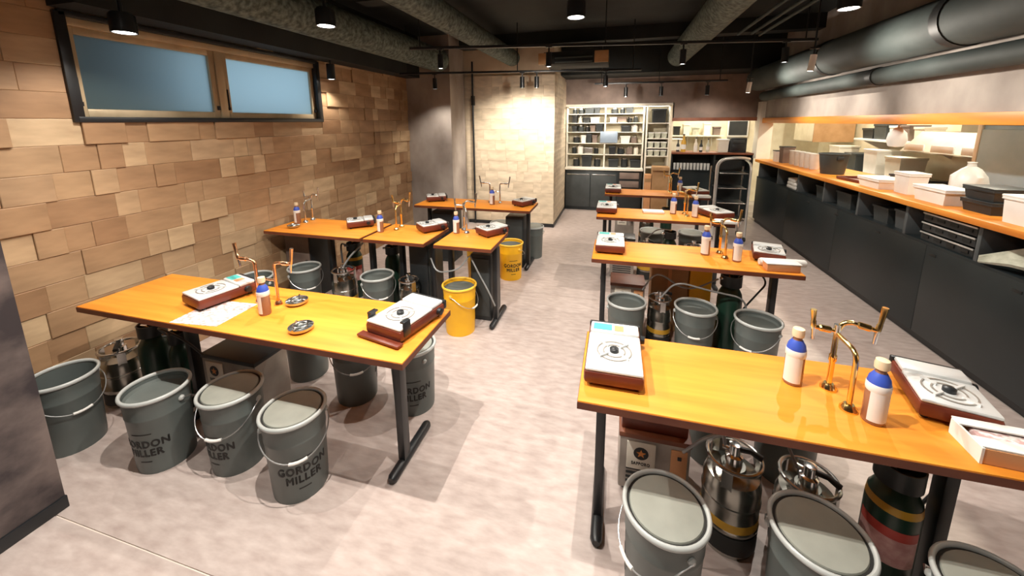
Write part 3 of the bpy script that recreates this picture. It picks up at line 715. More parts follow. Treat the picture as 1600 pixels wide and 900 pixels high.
# coffee maker-like wooden cabinet on the first table's far side
# ================================================================== UNDER-TABLE EQUIPMENT
def keg(x, y, label, h=.40, r=.105, band=True, base=True, head=True):
    t = thing('beer_keg', label, 'keg', (x, y, 0), random.uniform(-1, 1), 'small kegs')
    b_ = B().lathe([(0, .02), (r*.86, .02), (r*.9, .0), (r*.96, .0), (r, .05), (r, .10), (r*1.03, .105), (r*1.03, .115), (r, .12), (r, h*.55), (r*1.03, h*.56), (r*1.03, h*.59), (r, h*.60), (r, h*.74), (r*.9, h*.82), (r*.45, h*.87), (r*.42, h*.90), (0, h*.90)], 36).build('body', M_keg, t)
    B().lathe([(r*1.005, .02), (r*1.02, .02), (r*1.02, h*.26), (r*1.005, h*.26)], 36, close=True).build('rubber_skirt', M_kegr, t)
    if band: B().lathe([(r*1.004, h*.30), (r*1.012, h*.30), (r*1.012, h*.42), (r*1.004, h*.42)], 36, close=True).build('colour_band', M_kegb, t)
    # top ring handle on posts
    zt = h
    B().tube([(r*.92*math.cos(2*PI*k/32), r*.92*math.sin(2*PI*k/32), zt) for k in range(32)], .007, 8, True).build('ring_handle', M_steel, t)
    for k in range(3):
        a = k*2*PI/3+.4
        B().box(r*.84, -.018, h*.78, r*.93, .018, zt, rot=Matrix.Rotation(a, 4, 'Z')).build('handle_post', M_steel, t)
    if head:
        hd = B().tube([(0, 0, h*.88), (0, 0, h+.005), (0, 0, h+.01), (0, 0, h+.05), (0, 0, h+.052)], [.03, .03, .02, .02, .012], 16).build('dispense_head', M_chrome, t)
        B().tube([(0, 0, h+.03), (.05, .01, h+.035), (.085, .015, h+.02)], [.011, .010, .012], 10).build('lever', M_dark, hd)
        B().tube([(0, 0, h+.02), (-.04, .0, h+.02)], .009, 10).build('gas_port', M_chrome, hd)
    return t
def cylinder(x, y, label, h=.50, r=.072, lab=True, rz=0):
    t = thing('gas_cylinder', label, 'gas cylinder', (x, y, 0), rz, 'dark gas cylinders')
    b_ = B().lathe([(0, .0), (r*.94, 0), (r, .012), (r, h*.68), (r*.93, h*.76), (r*.70, h*.83), (r*.36, h*.87), (r*.33, h*.90), (0, h*.90)], 32).build('body', M_green, t)
    B().lathe([(r*.5, h*.86), (r*.86, h*.865), (r*.86, h*1.0), (r*.80, h*1.0), (r*.80, h*.88), (r*.5, h*.875)], 28, close=True).build('valve_guard', M_dark, t)
    B().tube([(0, 0, h*.88), (0, 0, h*.97), (0, 0, h*.975), (0, 0, h*1.03)], [.013, .013, .020, .020], 14).build('valve', M_brass, t)
    B().tube([(0, 0, h*.94), (-.05, -.02, h*.96), (-.075, -.03, h*.96)], [.010, .013, .010], 12).build('regulator', M_chrome, t)
    if lab:
        for z0, z1, mt in ((h*.33, h*.53, M_pink), (h*.53, h*.60, M_red)):
            lb = B(); vs = []
            for q in range(13):
                a = -PI/2-1.2+q*2.4/12; rr = r+.0008
                vs.append((lb.bm.verts.new((rr*math.cos(a), rr*math.sin(a), z0)), lb.bm.verts.new((rr*math.cos(a), rr*math.sin(a), z1))))
            for p, q in zip(vs[:-1], vs[1:]): lb.bm.faces.new((p[0], q[0], q[1], p[1]))
            lb.build('label_band', mt, b_)
        B().lathe([(r*.995, h*.70), (r*.955, h*.755), (r*.945, h*.752), (r*.98, h*.70)], 28, close=True).build('yellow_ring', M_kegb, b_)
    return t
SV_TXT = text_mesh('brand_text', 'SAPPORO', .020, M_print, .075, .0006, .0004)
def star_mesh():
    pts = []
    for k in range(10):
        a = PI/2+k*PI/5; rr = .020 if k % 2 == 0 else .0085; pts.append((rr*math.cos(a), rr*math.sin(a)))
    return B().prism(pts, 0, .001).mesh('star', mat('star_orange', (.72, .26, .05), rough=.4))
STAR = star_mesh(); DISC = B().lathe([(0, 0), (.030, 0), (.030, .0008), (0, .0008)], 32).mesh('roundel', M_print)
def server(x, y, label, w_=.25, d_=.20, h=.33, rz=0, mono=False, z0=0.0, upper=0):
    """electric drink dispenser box with a star plate on its -Y face"""
    t = thing('drink_dispenser', label, 'dispenser', (x, y, z0), rz, 'star-fronted drink dispensers')
    hx, hy = w_/2, d_/2
    bd = B().box(-hx, -hy, .025, hx, hy, h, .006).build('casing', M_server, t)
    for sx in (-1, 1):
        for sy in (-1, 1): B().lathe([(0, 0), (.014, 0), (.012, .026), (0, .026)], 10, (sx*(hx-.03), sy*(hy-.03), 0)).build('foot', M_kegr, t)
    B().box(-hx-.004, -hy-.004, h-.012, hx+.004, hy+.004, h+.012, .004).build('lid', M_trim if not mono else M_dark, t)
    pl = B().box(-hx+.03, -hy-.006, h-.155, -hx+.145, -hy, h-.025, .002).build('star_plate', M_creamw, t)
    Rm = Matrix.Rotation(PI/2, 4, 'X')
    for me, dx, dz, nm in ((DISC, 0, .015, 'roundel'), (STAR, 0, .015, 'star'), (SV_TXT, 0, -.042, 'brand_text')):
        o = obj(nm, me, pl); o.rotation_euler = (PI/2, 0, 0); o.location = (-hx+.0875+dx, -hy-.0065-(.001 if nm == 'star' else 0), h-.09+dz)
    if upper: B().box(-hx+.005, -hy+.02, h+.012, hx-.01, hy-.005, h+upper, .006).build('top_tank', M_stb, t); B().box(-hx+.03, -hy+.012, h+upper-.06, hx-.10, -hy+.02, h+upper-.035, .002).build('tank_strip', M_server, t)
    B().box(hx-.075, -hy-.006, h-.16, hx-.012, -hy, h-.03, .002).build('control_panel', M_carton if not mono else M_steel, t)
    B().box(hx-.05, -hy-.010, h-.07, hx-.035, -hy-.005, h-.055, .001).build('switch', M_dark, t)
    for k in range(4): B().box(-hx+.03, -hy-.002, .06+.022*k, hx-.03, -hy+.001, .07+.022*k).build('vent_slot', M_dark, t)
    return t
# fourth counter-row table
server(.205, 1.60, 'steel dispenser with orange star plate under the fourth counter-row table', .28, .20, .29, upper=.20)
keg(.475, 1.42, 'keg with yellow band beside the star dispenser of fourth counter-row table', .36, .098)
keg(.72, 1.42, 'second keg beyond the yellow-banded one under fourth counter-row table', .33, .095, False)
cylinder(.94, 1.37, 'dark green gas cylinder with red label under the fourth counter-row table', .50, .072, True, -.6)
# third counter-row table
server(.12, 2.87, 'steel dispenser under the stove end of the third counter-row table', .24, .20, .42)
keg(.345, 2.75, 'keg between two grey buckets under the third counter-row table', .36, .08, True)
cylinder(.80, 2.80, 'dark gas cylinder with white script under the third counter-row table', .56, .078, False)
t = thing('cardboard_box', 'tall brown cardboard box behind the keg of third counter-row table', 'box', (.43, 3.05, 0)); B().box(-.13, -.09, 0, .13, .09, .56, .003).build('carton_body', M_card, t); B().box(-.012, -.092, .2, .012, -.09, .56).build('tape', M_carton, t)
t = thing('yellow_crate', 'bright yellow crate behind the cylinder of third counter-row table', 'crate', (.645, 3.05, 0)); B().box(-.075, -.09, 0, .075, .09, .56, .006).build('crate_body', M_yell, t); B().box(-.08, -.095, .52, .08, .095, .565, .004).build('crate_lip', M_yellr, t)
# second and first counter-row tables
server(.10, 4.02, 'steel dispenser under the aisle end of the second counter-row table', .24, .2, .42, mono=True)
keg(.34, 3.98, 'keg under the second counter-row table', .38, .085); keg(.78, 4.0, 'keg below the bottles of the second counter-row table', .38, .09)
cylinder(.55, 3.98, 'dark gas cylinder under the second counter-row table', .52, .07, False)
server(.14, 5.2, 'steel dispenser under the first counter-row table', .24, .2, .42, mono=True)
keg(.42, 5.18, 'keg under the first counter-row table', .38, .09); cylinder(.66, 5.2, 'dark gas cylinder under the first counter-row table', .5, .07, False)
# long table
keg(-2.745, 1.37, 'dark keg at the tiled wall under the long table', .33, .10, False)
cylinder(-2.50, 1.40, 'dark green gas cylinder beside the wall keg of the long table', .50, .075, False)
cylinder(-2.335, 1.42, 'slim dark gas cylinder next to the dispenser of the long table', .46, .055, False)
server(-1.93, 1.47, 'black-and-steel dispenser with round star plate under the long table', .36, .20, .38, mono=True)
# line of three
keg(-2.19, 2.60, 'keg with yellow band under the wall table', .38, .10); keg(-1.575, 2.60, 'keg with yellow band under the middle short table', .36, .082)
cylinder(-2.31, 2.90, 'dark gas cylinder with red label under the wall table', .52, .072, True, .4)
cylinder(-1.905, 2.90, 'dark gas cylinder at the joint of wall and middle short tables', .52, .07, False)
t = thing('dark_cabinet', 'dark brown side cabinet under the wall table against the tiled wall', 'cabinet', (-2.775, 2.89, 0)); B().box(-.14, -.16, .0, .14, .14, .62, .004).build('carcass', M_dark, t); B().box(-.13, -.168, .03, .13, -.16, .60, .003).build('door', M_concd, t); B().box(.09, -.18, .3, .11, -.168, .38, .002).build('handle', M_steelb, t)
t = thing('dark_cabinet', 'dark grey upright cooler box under the middle short table', 'cooler', (-1.55, 2.865, 0)); B().box(-.085, -.14, .0, .085, .14, .60, .006).build('carcass', M_dark, t); B().box(.085, -.13, .04, .093, .13, .57, .003).build('side_panel', M_darkg, t)
t = thing('dark_cabinet', 'dark grey upright cooler box under the short end table', 'cooler', (-1.015, 2.875, 0)); B().box(-.085, -.12, .0, .085, .14, .56, .006).build('carcass', M_dark, t); B().box(-.075, -.128, .04, .075, -.12, .53, .003).build('front_panel', M_darkg, t)
t = thing('dark_cabinet', 'dark grey upright cooler box at the aisle end of the pillar table', 'cooler', (-1.05, 4.05, 0)); B().box(-.10, -.10, .0, .10, .14, .58, .006).build('carcass', M_dark, t); B().box(-.09, -.108, .04, .09, -.10, .55, .003).build('front_panel', M_darkg, t)
t = thing('dark_cabinet', 'black cabinet at the wall end of the pillar table', 'cabinet', (-1.90, 4.05, 0)); B().box(-.13, -.12, .0, .13, .14, .60, .006).build('carcass', M_dark, t); B().box(-.12, -.128, .04, .12, -.12, .57, .003).build('front_panel', M_shelfd, t)
keg(-1.50, 4.05, 'keg under the table before the grey pillar', .38, .09)
# hoses
def hose(pts, label, mt=None, r=.006):
    obj('hose', B().tube(bend(pts, 8, .14), r, 8).mesh('hose', mt or M_hose), label=label, cat='hose')
hose([(.30, 1.42, .33), (.36, 1.28, .56), (.75, 1.33, .60), (.93, 1.40, .58), (.91, 1.37, .475)], 'grey hose looping under the fourth counter-row table top')
hose([(.44, 1.42, .40), (.40, 1.36, .56), (.62, 1.46, .50), (.68, 1.42, .36)], 'grey hose joining the two kegs of fourth counter-row table')
hose([(.96, 1.44, .50), (1.02, 1.47, .62), (1.14, 1.46, .50), (1.12, 1.47, .32), (1.0, 1.52, .02)], 'dark hose beside the counter-end leg of fourth counter-row table', M_hosed)
hose([(.34, 2.70, .38), (.42, 2.62, .55), (.60, 2.64, .50), (.86, 2.70, .44), (.90, 2.74, .30)], 'grey hose hanging over the buckets of third counter-row table')
hose([(.22, 2.72, .42), (.30, 2.7, .58), (.52, 2.76, .42), (.72, 2.80, .52)], 'pale hose crossing the brown box under third counter-row table')
hose([(.84, 2.80, .54), (.95, 2.86, .60), (1.03, 2.82, .52), (.96, 2.78, .45), (.88, 2.8, .3)], 'dark hose coil by the counter-end leg of third counter-row table', M_hosed)
hose([(-1.38, 2.62, .55), (-1.30, 2.55, .46), (-1.12, 2.56, .50), (-1.05, 2.60, .60)], 'pale hose sagging between the middle and short end tables')
hose([(-1.05, 2.62, .60), (-.98, 2.60, .48), (-.90, 2.60, .34), (-.86, 2.64, .2)], 'pale hose hanging inside the leg of the short end table')
hose([(-2.32, 2.84, .50), (-2.25, 2.66, .60), (-2.19, 2.60, .44)], 'dark hose from cylinder to keg under the wall table', M_hosed, .008)
hose([(-2.05, 2.7, .60), (-2.12, 2.60, .5), (-2.17, 2.58, .42)], 'grey hose dropping to the keg under the wall table', None, .008)
hose([(-2.40, 1.40, .44), (-2.30, 1.30, .56), (-2.14, 1.32, .50), (-2.06, 1.35, .40)], 'dark hose from cylinder to dispenser under the long table', M_hosed)
hose([(.34, 3.98, .44), (.42, 3.9, .56), (.55, 3.92, .55)], 'grey hose under the second counter-row table')

# ================================================================== SERVICE COUNTER
YC0, YC1 = .96, 6.85
ct = thing('service_counter', 'long black service counter with orange wooden top and open shelf', 'counter', (2.17, YC0, 0))
L_ = YC1-YC0
B().box(-.05, 0, .965, .60, L_, 1.005, .003).build('countertop', M_beam, ct)
n = 5; pw = L_/n
for k in range(n): B().box(0, k*pw+.0015, .06, .025, (k+1)*pw-.0015, .715, .0015).build('front_panel', M_panel, ct)
B().box(.03, 0, 0, .05, L_, .07).build('plinth', M_steelb, ct)
B().box(0, 0, .715, .36, L_, .735).build('shelf_board', M_panel, ct)
B().box(.34, 0, .735, .36, L_, .965).build('shelf_back', M_shelfd, ct)
B().box(.05, .02, .07, .56, L_-.02, .70).build('carcass', M_shelfd, ct)
for y in (1.64, 2.30, 2.935, 3.56, 4.18, 4.80, 5.42, 6.05, 6.78): B().box(.0, y-YC0-.014, .735, .34, y-YC0+.014, .965, .002).build('divider', M_post, ct)
for y in (2.65, 3.25, 3.85, 4.5, 5.1): B().box(-.003, y-YC0-.03, .655, .001, y-YC0+.03, .672, .001).build('slot_pull', M_black, ct)
# on the counter
t = thing('plastic_bin', 'dark grey-green tapered bin standing on the service counter', 'bin', (2.36, 5.10, 1.005))
B().lathe([(0, 0), (.105, 0), (.108, .006), (.135, .215), (.142, .22), (.142, .23), (.132, .23), (.102, .012), (0, .012)], 32).build('body', M_darkg, t)
for s in (-1, 1): B().box(s*.132-.012, -.03, .16, s*.132+.012, .03, .20, .004, Matrix.Rotation(PI/2, 4, 'Z')).build('grab', M_dark, t)
def tub(x, y, z, w_, d_, h, label, mt, lid=None, cat='container', name='plastic_tub', grp=None):
    t = thing(name, label, cat, (x, y, z), 0, grp)
    k = .90
    def fr(sx, sz): return [(sx*q[0]*w_/2, sx*q[1]*d_/2, sz) for q in ((-1, -1), (1, -1), (1, 1), (-1, 1))]
    b_ = B(); a = [b_.bm.verts.new(p) for p in fr(k, 0)]; c = [b_.bm.verts.new(p) for p in fr(1, h)]; e = [b_.bm.verts.new(p) for p in fr(.94, h)]; f = [b_.bm.verts.new(p) for p in fr(k*.94, .006)]
    for p, q in ((a, c), (c, e), (e, f)):
        for i in range(4): b_.bm.faces.new((p[i], p[(i+1) % 4], q[(i+1) % 4], q[i]))
    b_.bm.faces.new(a[::-1]); b_.bm.faces.new(f); b_.build('body', mt, t)
    B().box(-w_/2-.006, -d_/2-.006, h-.014, w_/2+.006, -d_/2+.002, h+.002, .002).box(-w_/2-.006, d_/2-.002, h-.014, w_/2+.006, d_/2+.006, h+.002, .002).box(-w_/2-.006, -d_/2, h-.014, -w_/2+.002, d_/2, h+.002, .002).box(w_/2-.002, -d_/2, h-.014, w_/2+.006, d_/2, h+.002, .002).build('rim', mt, t)
    if lid: B().box(-w_/2-.008, -d_/2-.008, h+.001, w_/2+.008, d_/2+.008, h+.014, .004).build('lid', lid, t)
    return t
tub(2.30, 4.14, 1.005, .20, .30, .075, 'white shallow lidded tub beside the black tongs on the counter', M_white, M_white)
tub(2.33, 3.84, 1.005, .13, .17, .16, 'tall white box on the counter near the clear bag', M_white, M_white, 'box', 'white_box')
tub(2.30, 3.46, 1.005, .17, .30, .10, 'wide white lidded tub on the counter before the grey fridge', M_white, M_white)
tub(2.28, 2.80, 1.005, .14, .18, .15, 'tall white container at the end of the counter past black trays', M_white, M_white)
for k in range(2): tub(2.36, 3.13, 1.005+k*.086, .20, .22, .07, ('black bento tray under another on the counter', 'black bento tray stacked on top of another on the counter')[k], M_dark, M_dark, 'tray', 'bento_tray')
t = thing('serving_tray', 'dark red-brown serving tray on the counter', 'tray', (2.36, 4.52, 1.005), .1)
B().box(-.13, -.17, 0, .13, .17, .008, .003).build('tray_base', M_stb, t); B().box(-.135, -.175, .004, -.125, .175, .03, .002).box(.125, -.175, .004, .135, .175, .03, .002).box(-.135, -.175, .004, .135, -.165, .03, .002).box(-.135, .165, .004, .135, .175, .03, .002).build('tray_rim', M_stb, t)
obj('napkin', B().prism([(-.09, -.08), (.08, -.09), (.10, .07), (-.07, .09)], 0, .004).mesh('napkin', M_kegb), loc=(2.33, 4.83, 1.005), rz=.3, label='pale yellow folded napkin on the counter beside the bin', cat='napkin')
t = thing('tongs_heap', 'heap of black tongs lying on the counter', 'tongs', (2.55, 4.22, 1.005))
for k in range(6):
    a = k*.5+.2; B().tube([(-.13*math.cos(a), -.13*math.sin(a), .012+.016*k), (0, 0, .03+.016*k), (.14*math.cos(a), .14*math.sin(a), .012+.018*k)], .008, 8).build('tong', M_steelb, t)
t = thing('clear_bag', 'clear plastic bag of goods standing on the counter', 'bag', (2.53, 3.60, 1.005))
b_ = B().lathe([(0, 0), (.085, 0), (.10, .03), (.105, .10), (.09, .18), (.05, .235), (.018, .26), (.03, .285), (0, .28)], 20)
for v in b_.bm.verts: v.co.x *= 1+.12*math.sin(v.co.z*40+v.co.y*30); v.co.y *= 1+.12*math.cos(v.co.z*33)
b_.build('bag_body', M_clear, t); B().lathe([(.018, .255), (.024, .258), (.024, .266), (.018, .268)], 14, close=True).build('tie', M_white, t)
# jugs in a row
for k, y in enumerate((5.52, 5.66, 5.80, 5.95, 6.10)):
    t = thing('measuring_jug', 'clear plastic jug in the row on the counter beyond the bin', 'jug', (2.36, y, 1.005), 0.3, 'clear jugs in a row')
    B().lathe([(0, 0), (.046, 0), (.05, .006), (.058, .185), (.062, .19), (.056, .19), (.046, .012), (0, .012)], 24).build('body', M_clear, t)
    B().tube(bend([(.054, 0, .16), (.10, 0, .15), (.095, 0, .05), (.05, 0, .04)], 5, .03), .007, 8).build('handle', M_clear, t)
tub(2.34, 6.30, 1.005, .14, .14, .22, 'dark brown canister next to the jugs on the counter', M_concd, M_dark, 'canister', 'canister')
tub(2.32, 6.50, 1.005, .12, .12, .15, 'white container with black lid near the cream column', M_white, M_dark, 'canister', 'canister')
# on the counter shelf
def shelf_tub(y, w_, h, label, mt): tub(2.34, y, .735, .24, w_, h, label, mt, None, 'basket', 'storage_basket')
shelf_tub(3.95, .20, .13, 'dark grey basket on the counter shelf, beside two others', M_darkg)
shelf_tub(3.70, .14, .15, 'small upright grey basket on the counter shelf', M_post)
shelf_tub(4.52, .26, .15, 'large dark basket on the counter shelf', M_darkg)
shelf_tub(4.98, .20, .14, 'grey basket on the counter shelf near the white cloths', M_darkg)
t = thing('cloth_pile', 'pile of white folded cloths on the counter shelf', 'cloths', (2.28, 5.66, .735))
for k in range(3): B().box(-.09, -.13+.01*k, .045*k, .09, .13-.012*k, .045*(k+1)-.003, .012).build('folded_cloth', M_white, t)
for k in range(3):
    t = thing('glass_crate', ('black crate at the bottom of the stack on the counter shelf', 'black crate in the middle of the stack on the counter shelf', 'black crate on top of the stack on the counter shelf')[k], 'crate', (2.30, 3.20, .737+k*.07), 0, 'stacked black crates')
    B().box(-.11, -.22, 0, .13, .22, .055, .004).build('crate_body', M_bsteelbox, t)
    B().box(-.118, -.222, .050, -.109, .222, .060, .002).build('silver_rim', M_bright, t)
    for j in range(4): B().box(-.116, -.19+j*.11, .02, -.11, -.13+j*.11, .04).build('hand_hole', M_black, t)
t = thing('plastic_sheet_bundle', 'pale green fanned plastic bundle sticking out of the counter shelf', 'bundle', (2.15, 2.88, .74))
for k in range(6):
    B().tube([(0, 0, .012+.006*k), (.04+.012*k, -.14, .05+.016*k), (.10+.02*k, -.30, .06+.026*k)], [.009, .020, .026], 6).build('fold', M_bag, t)

# ================================================================== KITCHEN BEHIND THE COUNTER
t = thing('upright_fridge', 'tall grey metal fridge standing behind the counter', 'fridge', (3.28, 3.42, 0))
B().box(-.35, -.72, .06, .40, .72, 1.90, .01).build('body', M_fridge, t); B().box(-.36, -.735, 1.55, -.35, .735, 1.9).build('trim_strip', M_shelfd, t)
B().box(-.372, .70, .06, -.348, .735, 1.58, .003).build('edge_strip', M_creamw, t)
for s in (-1, 1): B().box(-.37, s*.36-.335, .1, -.35, s*.36+.335, 1.52, .006).build('door', M_fridge, t)
t = thing('range_hood', 'beige steel range hood on the kitchen wall', 'hood', (3.42, 4.85, 1.25))
B().prism([(-.30, 0), (.28, 0), (.28, .22), (-.12, .22)], -.55, .55, Matrix.Rotation(PI/2, 4, 'X')).build('canopy', M_hood, t)
B().box(-.02, -.2, .22, .28, .2, .9, .004).build('flue', M_hood, t)
for y in (-.42, -.05, .33): B().box(-.31, y-.14, .02, -.296, y+.14, .09, .002).build('filter_panel', M_white, t)
t = thing('cooking_range', 'steel cooking range below the beige hood', 'range', (3.40, 4.85, 0))
B().box(-.30, -.6, .0, .28, .6, .88, .006).build('body', M_steel, t); B().box(-.31, -.61, .88, .28, .61, .91, .003).build('hob', M_steelb, t)
for y in (-.35, 0, .35): B().lathe([(.09, .91), (.11, .91), (.11, .925), (.09, .925)], 24, (0, y, 0), close=True).build('pan_ring', M_steelb, t)
t = thing('cooking_pot', 'steel cooking pot on the range behind the counter', 'pot', (3.36, 4.62, .927))
B().lathe([(0, 0), (.11, 0), (.12, .01), (.12, .14), (.125, .145), (.115, .145), (.11, .012), (0, .012)], 28).build('body', M_steel, t); B().tube(bend([(0, .12, .11), (0, .17, .11), (.03, .17, .11)], 4, .02), .007).build('handle', M_steel, t)
t = thing('wall_shelf', 'white wall shelf in the kitchen carrying dark boxes', 'shelf', (3.52, 6.1, 1.31))
B().box(-.14, -.75, 0, .18, .75, .03, .003).build('board', M_white, t)
for y in (-.55, .55): B().prism([(-.12, 0), (.18, 0), (.18, -.16)], -.012, .012, Matrix.Translation((0, y, 0)) @ Matrix.Rotation(PI/2, 4, 'X')).build('bracket', M_white, t)
for k, (y, w_, h, mt, lb) in enumerate(((6.62, .24, .13, M_dark, 'low black box on the kitchen wall shelf'), (6.36, .26, .19, M_darkg, 'taller dark green box on the kitchen wall shelf'), (6.10, .14, .17, M_white, 'white box on the kitchen wall shelf'), (5.90, .18, .18, M_concd, 'brown box on the kitchen wall shelf'), (5.65, .16, .16, M_creamw, 'cream box on the kitchen wall shelf'))):
    tub(3.52, y, 1.341, .2, w_, h, lb, mt, mt, 'box', 'storage_box')
t = thing('clear_bag', 'white plastic bag hanging from the orange pass-through beam', 'bag', (2.29, 4.02, 1.37))
B().lathe([(0, 0), (.05, .008), (.068, .06), (.058, .12), (.018, .165), (0, .165)], 18).build('bag_body', M_white, t); B().tube([(0, 0, .16), (0, 0, .196)], .006).build('tie', M_white, t)
t = thing('back_worktop', 'steel kitchen worktop along the far kitchen wall', 'worktop', (3.42, 6.6, 0)); B().box(-.28, -1.1, .86, .27, 1.3, .90, .003).build('top', M_steel, t); B().box(-.24, -1.08, 0, .25, 1.28, .86, .004).build('carcass', M_creamw, t)
for k, (y, h, mt) in enumerate(((5.75, .24, M_creamw), (6.2, .30, M_white), (6.65, .22, M_darkg), (7.1, .30, M_creamw))):
    tub(3.4, y, .90, .26, .28, h, ('cream appliance box on the steel kitchen worktop by the range', 'white appliance box on the steel kitchen worktop', 'dark appliance box on the steel kitchen worktop', 'cream appliance box at the far end of the steel kitchen worktop')[k], mt, mt, 'box', 'appliance_box')
t = thing('wall_cupboard', 'cream wall cupboard with a brown side in the kitchen', 'cupboard', (3.35, 7.75, 1.25)); B().box(-.25, -.35, 0, .3, .35, .5, .004).build('carcass', M_creamw, t); B().box(-.26, -.36, 0, .3, -.35, .5).build('side_panel', M_card, t); B().box(-.262, -.345, .01, -.25, .345, .49, .003).build('door', M_cream, t)

# ================================================================== REAR BAR AND SHELVES
rbx = thing('rear_bar', 'dark bar front with red-brown top below the rear pass-through', 'bar', (.90, YB, 0))
B().box(0, -.03, 1.055, 1.24, .40, 1.085, .003).build('bar_top', M_trim, rbx)
B().box(0, .02, .0, 1.24, .04, .78).build('front_panel', M_panel, rbx)
B().box(0, .0, .775, 1.24, .34, .79).build('shelf_board', M_panel, rbx)
B().box(0, .30, .79, 1.24, .34, 1.055).build('shelf_back', M_shelfd, rbx)
for x in (.0, .66, 1.215): B().box(x, 0, .79, x+.025, .3, 1.055).build('divider', M_shelfd, rbx)
for k in range(11):
    x = .97+k*.053
    t = thing('tumbler', 'clear tumbler in the row on the rear bar shelf', 'glass', (x, YB+.06, .79), 0, 'tumblers on the rear bar shelf')
    B().lathe([(0, 0), (.019, 0), (.023, .11), (.020, .11), (.017, .008), (0, .008)], 14).build('glass', M_glassy, t)
for k in range(5):
    x = 1.62+k*.055
    t = thing('tumbler', 'clear tumbler in the row on the rear bar shelf', 'glass', (x, YB+.12, .79), 0, 'tumblers on the rear bar shelf')
    B().lathe([(0, 0), (.019, 0), (.023, .09), (.020, .09), (.017, .008), (0, .008)], 14).build('glass', M_glassy, t)
# on the rear bar
def spirit(x, y, z, h, mt, label):
    t = thing('liquor_bottle', label, 'bottle', (x, y, z), 0, 'bottles on the rear bar')
    r = h*.13; B().lathe([(0, 0), (r, 0), (r, h*.55), (r*.4, h*.72), (r*.36, h*.92), (0, h*.92)], 18).build('glass', mt, t)
    B().lathe([(0, h*.92), (r*.42, h*.92), (r*.42, h), (0, h)], 12).build('cap', M_dark, t)
    B().lathe([(r*1.01, h*.15), (r*1.03, h*.15), (r*1.03, h*.42), (r*1.01, h*.42)], 18, close=True).build('label_band', M_paper, t)
spirit(1.10, YB+.12, 1.085, .30, M_kegb, 'amber liquor bottle on the rear bar')
spirit(1.02, YB+.16, 1.085, .20, M_dark, 'short dark bottle at the shelf end of the rear bar')
spirit(1.30, YB+.16, 1.085, .24, M_creamw, 'white bottle on the rear bar beside the amber one')
spirit(1.38, YB+.14, 1.085, .20, M_dark, 'dark bottle between pale things on the rear bar')
spirit(1.50, YB+.2, 1.085, .22, M_bag, 'pale green bottle on the rear bar')
tub(1.72, YB+.2, 1.085, .16, .14, .20, 'cream canister on the rear bar', M_creamw, M_white, 'canister', 'canister')
t = thing('coffee_machine', 'dark boxy machine on the rear bar near the column', 'machine', (1.93, YB+.2, 1.085)); B().box(-.12, -.12, 0, .12, .12, .24, .008).build('casing', M_dark, t); B().box(-.09, -.126, .03, .09, -.12, .13, .002).build('recess', M_steelb, t); B().box(-.08, -.13, .16, .08, -.12, .21, .003).build('panel', M_darkg, t)
# kitchen wall things behind the rear bar
t = thing('wall_picture', 'dark navy framed board on the kitchen wall behind the rear bar', 'board', (2.28, 8.58, 1.34)); B().box(-.17, -.02, -.05, .20, .0, .28, .003).build('frame', M_white, t); B().box(-.145, -.026, -.02, .175, -.019, .255).build('panel', M_dark, t)
t = thing('rear_wall_shelf', 'cream shelf with jars on the kitchen wall behind the rear bar', 'shelf', (1.5, 8.45, 1.30)); B().box(-.5, -.12, 0, .5, .14, .025).build('board', M_creamw, t)
for k in range(6): B().box(-.42+k*.15, .10, -.2, -.40+k*.15, .14, 0).build('bracket', M_creamw, t)
for k, (x, h, mt) in enumerate(((1.15, .16, M_dark), (1.33, .2, M_creamw), (1.5, .14, M_bag), (1.7, .22, M_white), (1.88, .15, M_concd))):
    tub(x, 8.42, 1.326, .12, .14, h, ('black jar', 'cream jar', 'pale green jar', 'tall white jar', 'brown jar')[k]+' on the cream shelf behind the rear bar', mt, mt, 'jar', 'storage_jar')
tub(1.1, 8.2, 0, .24, .5, 1.25, 'tall cream storage unit in the kitchen behind the rear bar', M_creamw, M_white, 'cabinet', 'storage_unit')

t = thing('added_niche_light', 'added cream strip light brightening the rear shelving from its top edge', 'lamp', (0, YB+.05, 1.855))  # added light source, there to brighten the rear shelves
B().box(-.86, -.02, 0, .84, .02, .012, .002).build('housing', M_creamw, t); B().box(-.84, -.014, -.006, .82, .014, 0).build('diffuser', M_strip, t)
area((0, YB+.05, 1.845), (0, YB+.25, .9), 16, 1.6, .03, (1, .93, .80))  # light of the added niche strip
# niche: worktop, low cabinets, shelves with goods
lc = thing('low_cabinet', 'low dark cabinet with two doors below the rear shelves', 'cabinet', (-.22, YB+.16, 0))
B().box(-.67, -.12, 0, .67, .22, .74, .004).build('carcass', M_panel, lc)
for x0, x1 in ((-.66, -.22), (-.21, .24)):
    d = B().box(x0, -.135, .06, x1, -.12, .68, .003).build('door', M_darkg, lc); B().box(x0+.02, -.145, .655, x1-.02, -.134, .668, .002).build('handle', M_steel, d)
B().box(.26, -.128, .06, .65, -.119, .70).build('open_bay', M_shelfd, lc)
for z in (.45, .60): B().box(.29, -.15, z, .62, -.115, z+.11, .006).build('drawer_basket', M_concd, lc)
obj('worktop', B().box(-.895, YB-.01, .745, .46, 7.40, .785, .003).mesh('worktop', M_creamw), label='cream worktop on the low dark cabinet at the rear', cat='worktop')
su = thing('rear_shelf_unit', 'cream open wall shelving full of goods above the rear worktop', 'shelves', (-.22, YB+.2, 0))
SZ = (1.02, 1.22, 1.42, 1.58, 1.74)
for z in SZ: B().box(-.67, -.08, z-.012, .67, .20, z, .001).build('shelf_board', M_creamw, su)
for x in (-.665, .01, .66): B().box(x-.012, -.08, .785, x+.012, .20, 1.86, .001).build('upright', M_creamw, su)
rg = random.Random(11)
